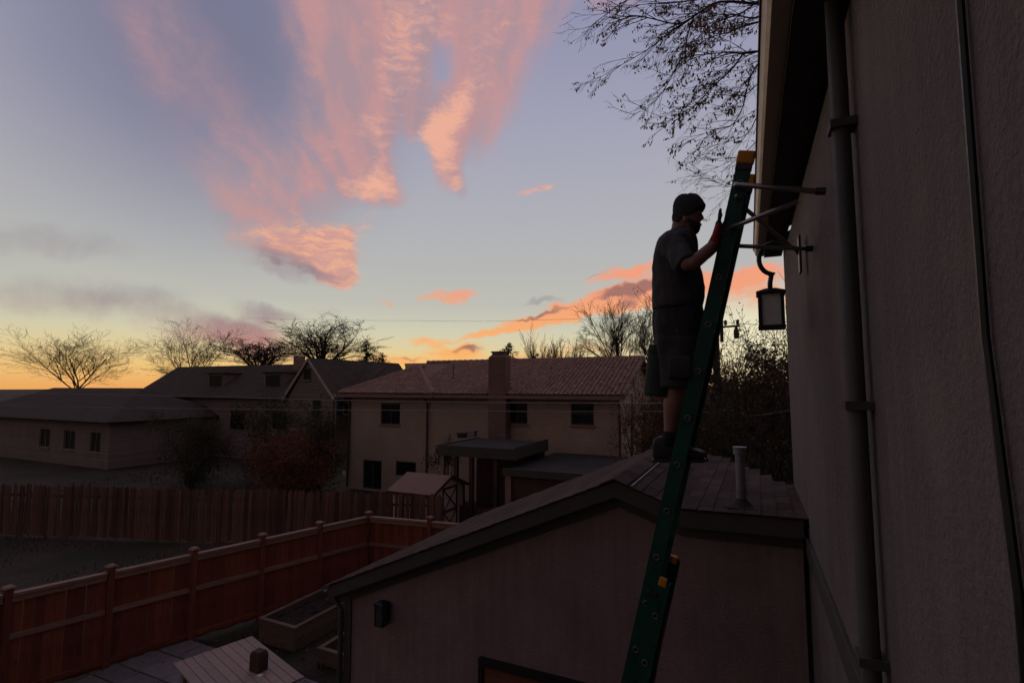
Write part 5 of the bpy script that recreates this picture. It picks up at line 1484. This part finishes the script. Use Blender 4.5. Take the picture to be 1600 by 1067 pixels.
shrub('leafy_bush', at(1188, 640, 15.8), (1.25, .9, 1.7), 9500, .10, M_LEAFGREEN, 'dense dark bush behind the vent pipe', seed=6, stems=22)
shrub('leafy_bush', at(1080, 675, 17.0), (1.3, .9, 1.1), 5000, .10, M_LEAFBROWN, 'brown thicket seen between the ladder and the utility pole', seed=7, stems=16)
shrub('leafy_bush', at(1010, 672, 18.0), (1.2, .9, 1.4), 3600, .10, M_LEAFBROWN, 'thin brown thicket between the tan house and the person', seed=8, stems=18)
shrub('leafy_bush', at(1120, 700, 11.8), (1.0, .8, 1.1), 3600, .09, M_LEAFGREEN, 'low dark bush close behind the garage roof', seed=16, stems=12)
# dark slender trunks beyond the tan house corner
for i, (px, ty) in enumerate(((990, 616), (1004, 622), (1018, 612), (1033, 628), (1046, 620))):
    b_ = P(px, 700, Y=19.5 + i * .3); b_.z = 0
    t_ = P(px + random.uniform(-4, 4), ty, Y=19.5 + i * .3)
    e = empty('sapling', b_, 'slender dark sapling in the row beyond the tan house corner, %s from the house' % ('first', 'second', 'third', 'fourth', 'fifth')[i], 'tree', 'saplings beyond the tan house')
    MB().tube([b_, b_.lerp(t_, .5) + Vector((random.uniform(-.1, .1), 0, 0)), t_], [.07, .055, .02], 6).build('trunk', M_BARK, e)
    C = MB(); T = MB()
    for q in range(7):
        f = .35 + q * .09; s_ = b_.lerp(t_, f)
        branch(T, C, s_, Vector((random.uniform(-1, 1), random.uniform(-1, 1), .9)), 1.1, .018, 2, random.Random(i * 9 + q), dict(lv=4, nc=[4, 4, 3], first=.3, f0=.2, ang=(20, 50), len=(.5, .7), wob=.2, up=.05, thr=.05, rmin=.006))
    C.build('crown', M_TWIG, e, fix=False)

# ---- overhanging tree rooted beyond the house end, limbs reaching over the yard
OY = 9.6
rnd = random.Random(77)
ot = empty('overhanging_tree', (2.6, 12.0, 0), 'half-bare tree with drooping branches and brown leaves above the ladder', 'tree')
T, C, LV = MB(), MB(), MB()
crown_pt = Vector((2.4, 11.6, 9.0))
T.tube([(2.6, 12, 0), (2.55, 11.9, 3), (2.5, 11.8, 6), crown_pt, (2.3, 11.4, 12.0), (2.2, 11.2, 14.5)], [.30, .26, .22, .18, .12, .05], 10, cap=False)
limbs = [
    ([(1230, -4), (1190, 6), (1125, 3), (1091, 21), (1060, 38), (1012, 28), (984, 27), (950, 42)], .050, 0, .75),
    ([(1091, 21), (1069, 37), (1040, 56), (1010, 79), (953, 112), (921, 131)], .030, .2, .3),
    ([(1084, 26), (1074, 56), (1069, 82), (1041, 135), (1024, 157), (979, 188)], .026, -.3, .25),
    ([(1230, 78), (1188, 80), (1161, 84), (1139, 82), (1097, 86), (1068, 90)], .040, -.2, .9),
    ([(1161, 84), (1142, 110), (1114, 135), (1091, 160), (1060, 180), (1032, 198)], .030, .1, .8),
    ([(1215, 70), (1187, 96), (1170, 127), (1161, 166), (1142, 197), (1114, 203), (1074, 222)], .030, .3, .5),
    ([(1215, 130), (1184, 180), (1167, 210), (1125, 225), (1083, 233)], .022, .4, .45),
    ([(1200, 200), (1170, 233), (1139, 253), (1094, 274)], .014, .2, .05),
    ([(1185, 270), (1150, 292), (1120, 285), (1094, 270)], .010, .1, .05),
    ([(1040, -20), (981, 0), (940, 28), (918, 45)], .024, -.5, .1),
    ([(1150, -30), (1110, -5), (1050, 5), (1000, 8), (960, 22)], .03, -.6, .6),
    ([(1210, 30), (1170, 38), (1140, 50), (1105, 60), (1080, 66)], .034, .5, 1.0),
    ([(1215, 110), (1180, 135), (1160, 150), (1120, 148), (1085, 152)], .022, .6, .8),
    ([(1200, -10), (1160, 20), (1120, 35), (1090, 60), (1080, 100), (1060, 120)], .028, .9, .8),
    ([(1215, 10), (1180, 28), (1150, 24), (1120, 22), (1085, 8)], .03, -.9, 1.1)]
# stout connecting limbs back to the trunk
for k, (path, r, dy, lf) in enumerate(limbs):
    pts = [P(x, y, Y=OY + dy + i * .05) for i, (x, y) in enumerate(path)]
    n_ = len(pts)
    # smooth
    sm = []
    for i in range(n_ - 1):
        for q in range(3):
            t = q / 3
            p0, p1, p2, p3 = pts[max(i - 1, 0)], pts[i], pts[i + 1], pts[min(i + 2, n_ - 1)]
            sm.append(.5 * ((2 * p1) + (p2 - p0) * t + (2 * p0 - 5 * p1 + 4 * p2 - p3) * t * t + (3 * p1 - p0 - 3 * p2 + p3) * t ** 3))
    sm.append(pts[-1])
    T.tube(sm, [max(.0035, r * .62 * (1 - .93 * i / (len(sm) - 1))) for i in range(len(sm))], 5, cap=False)
    if path[0][0] > 1190:
        T.tube([sm[0], sm[0].lerp(crown_pt, .5) + Vector((0, 0, .2)), crown_pt + Vector((0, 0, rnd.uniform(-1, 2)))], [r * .65, r * .9, r * 1.3], 6, cap=False)
    tips = []
    for i in range(1, len(sm) - 1):
        nt = 2 if i % 2 else 1
        for q in range(nt):
            base = (sm[i + 1] - sm[i]).normalized()
            left = -C_R
            d = base * rnd.uniform(.6, 1.0) + C_U * rnd.uniform(-.75, .65) + left * rnd.uniform(.0, .5) + C_F * rnd.uniform(-.4, .4)
            L = rnd.uniform(.35, .95) * (1 - .45 * i / len(sm))
            branch(T, C, sm[i], d, L, max(.0045, r * .22), 3, rnd, dict(lv=5, nc=[3, 3, 3, 3, 2], first=.2, f0=.3, ang=(16, 40), len=(.35, .6), wob=.16, up=-.03, thr=.2, rmin=.0022), tips)
    for tp in tips:
        if rnd.random() < lf * .2:
            # leaflets in little rows along the twig
            d = Vector((rnd.uniform(-1, .2), rnd.uniform(-.3, .3), rnd.uniform(-.6, .2))).normalized() * .028
            for q in range(rnd.randrange(2, 7)):
                leaf(LV, tp + d * q, rnd, rnd.uniform(.05, .085), droop=(rnd.uniform(-.3, .3), 0, -1.0))
T.build('trunk', M_BARK, ot, fix=False, smooth=True); C.build('twigs', M_TWIG, ot, fix=False); LV.build('leaves', M_LEAFBROWN, ot, fix=False)

# ================================================================== utility pole and wires
UY = 15.0
up_ = P(1124, 700, Y=UY); up_.z = 0
ut = P(1125, 500, Y=UY); tp_ = P(1126, 478, Y=UY)
pole = empty('utility_pole', up_, 'weathered utility pole rising just right of the ladder', 'utility pole')
MB().tube([up_, (up_.x, UY, ut.z)], [.13, .09], 10).build('post', M_BARK, pole)
MB().tube([(ut.x + .03, UY, ut.z - .6), (ut.x + .04, UY, tp_.z)], .05, 6).build('pole_top', M_BARK, pole)
arm_z = P(1130, 512, Y=UY).z
MB().beam((ut.x - .2, UY - .12, arm_z), (ut.x + .5, UY - .12, arm_z + .02), .05, .05).build('cross_arm', M_BARK, pole)
MB().lathe((ut.x + .40, UY - .12, arm_z - .42), [(.04, .1), (.07, .12), (.07, .32), (.04, .36), (.03, .44)], 12).build('transformer', M_BLACK, pole)
for k in range(3): MB().lathe((ut.x - .16 + k * .3, UY - .12, arm_z + .05), [(.03, 0), (.05, .03), (.03, .07), (.05, .1), (.02, .14)], 8).build('insulator', M_BLACK, pole)
for k in range(3): MB().box(ut.x - .32, ut.x - .12, UY - .1, UY + .1, arm_z - 1.0 - k * .5, arm_z - .75 - k * .5).build('step_bracket', M_BLACK, pole)
def wire(path, y0, y1, r, label, sag=0.0):
    pts = []
    n_ = len(path)
    for i, (x, y) in enumerate(path):
        pts.append(P(x, y, Y=y0 + (y1 - y0) * i / (n_ - 1)))
    o = MB().tube(pts, r, 5).build('overhead_wire', M_WIRE)
    tag(o, label, 'wire', 'overhead wires')
wire([(-40, 612), (200, 617), (400, 622), (560, 626), (760, 629), (960, 630), (1040, 630), (1124, 630)], 19, 15, .016, 'pale overhead wire crossing the houses just below their eaves')
wire([(-40, 634), (200, 637), (440, 640), (640, 641), (840, 643), (1030, 643), (1124, 644)], 19, 15, .013, 'dark overhead wire running lowest across the tan house windows')
wire([(380, 497), (560, 500.5), (760, 502), (960, 497), (1125, 487)], 30, 15, .006, 'thin high wire crossing the open sky above the roofs')
wire([(600, 582), (760, 584), (900, 580), (1124, 570)], 24, 15, .008, 'thin wire passing in front of the tiled roof')
wire([(1124, 640), (1150, 641), (1170, 650), (1200, 647), (1240, 640)], 15, 13, .012, 'sagging pale cable in front of the dark bush right of the pole')
wire([(1126, 503), (1160, 506), (1200, 508)], 15, 13, .006, 'short thin wire leaving the pole top to the right')

# ================================================================== ground litter and grass in the yards
rnd = random.Random(99)
G = MB()
for k in range(9000):
    x = rnd.uniform(-34, -6.2); y = rnd.uniform(7.6, 20.5)
    if 12.0 < y < 14.1 or mnoise.noise((x * .4, y * .4, 0)) < -.05: continue
    h = rnd.uniform(.06, .17); a = rnd.uniform(0, 6.28); w = .02
    c = Vector((x, y, -.01)); d = Vector((math.cos(a), math.sin(a), 0))
    G.add([c - d * w, c + d * w, c + Vector((rnd.uniform(-.07, .07), rnd.uniform(-.07, .07), h))], [(0, 1, 2)])
M_GRASS = mat('dry_grass', (.075, .070, .030), .9, .3, 3, island=.4)
tag(G.build('grass', M_GRASS, fix=False), 'patchy dry grass in the yards around the fences', 'grass', kind='stuff')
LF = MB()
for k in range(1400):
    x = rnd.uniform(-14, -5.8); y = rnd.uniform(3.0, 14.5)
    leaf(LF, Vector((x, y, .06 + rnd.uniform(0, .01))), rnd, rnd.uniform(.05, .10), flat=.85)
tag(LF.build('fallen_leaves', M_LEAFBROWN, fix=False), 'fallen brown leaves scattered over the yard and patio', 'leaves', kind='stuff')
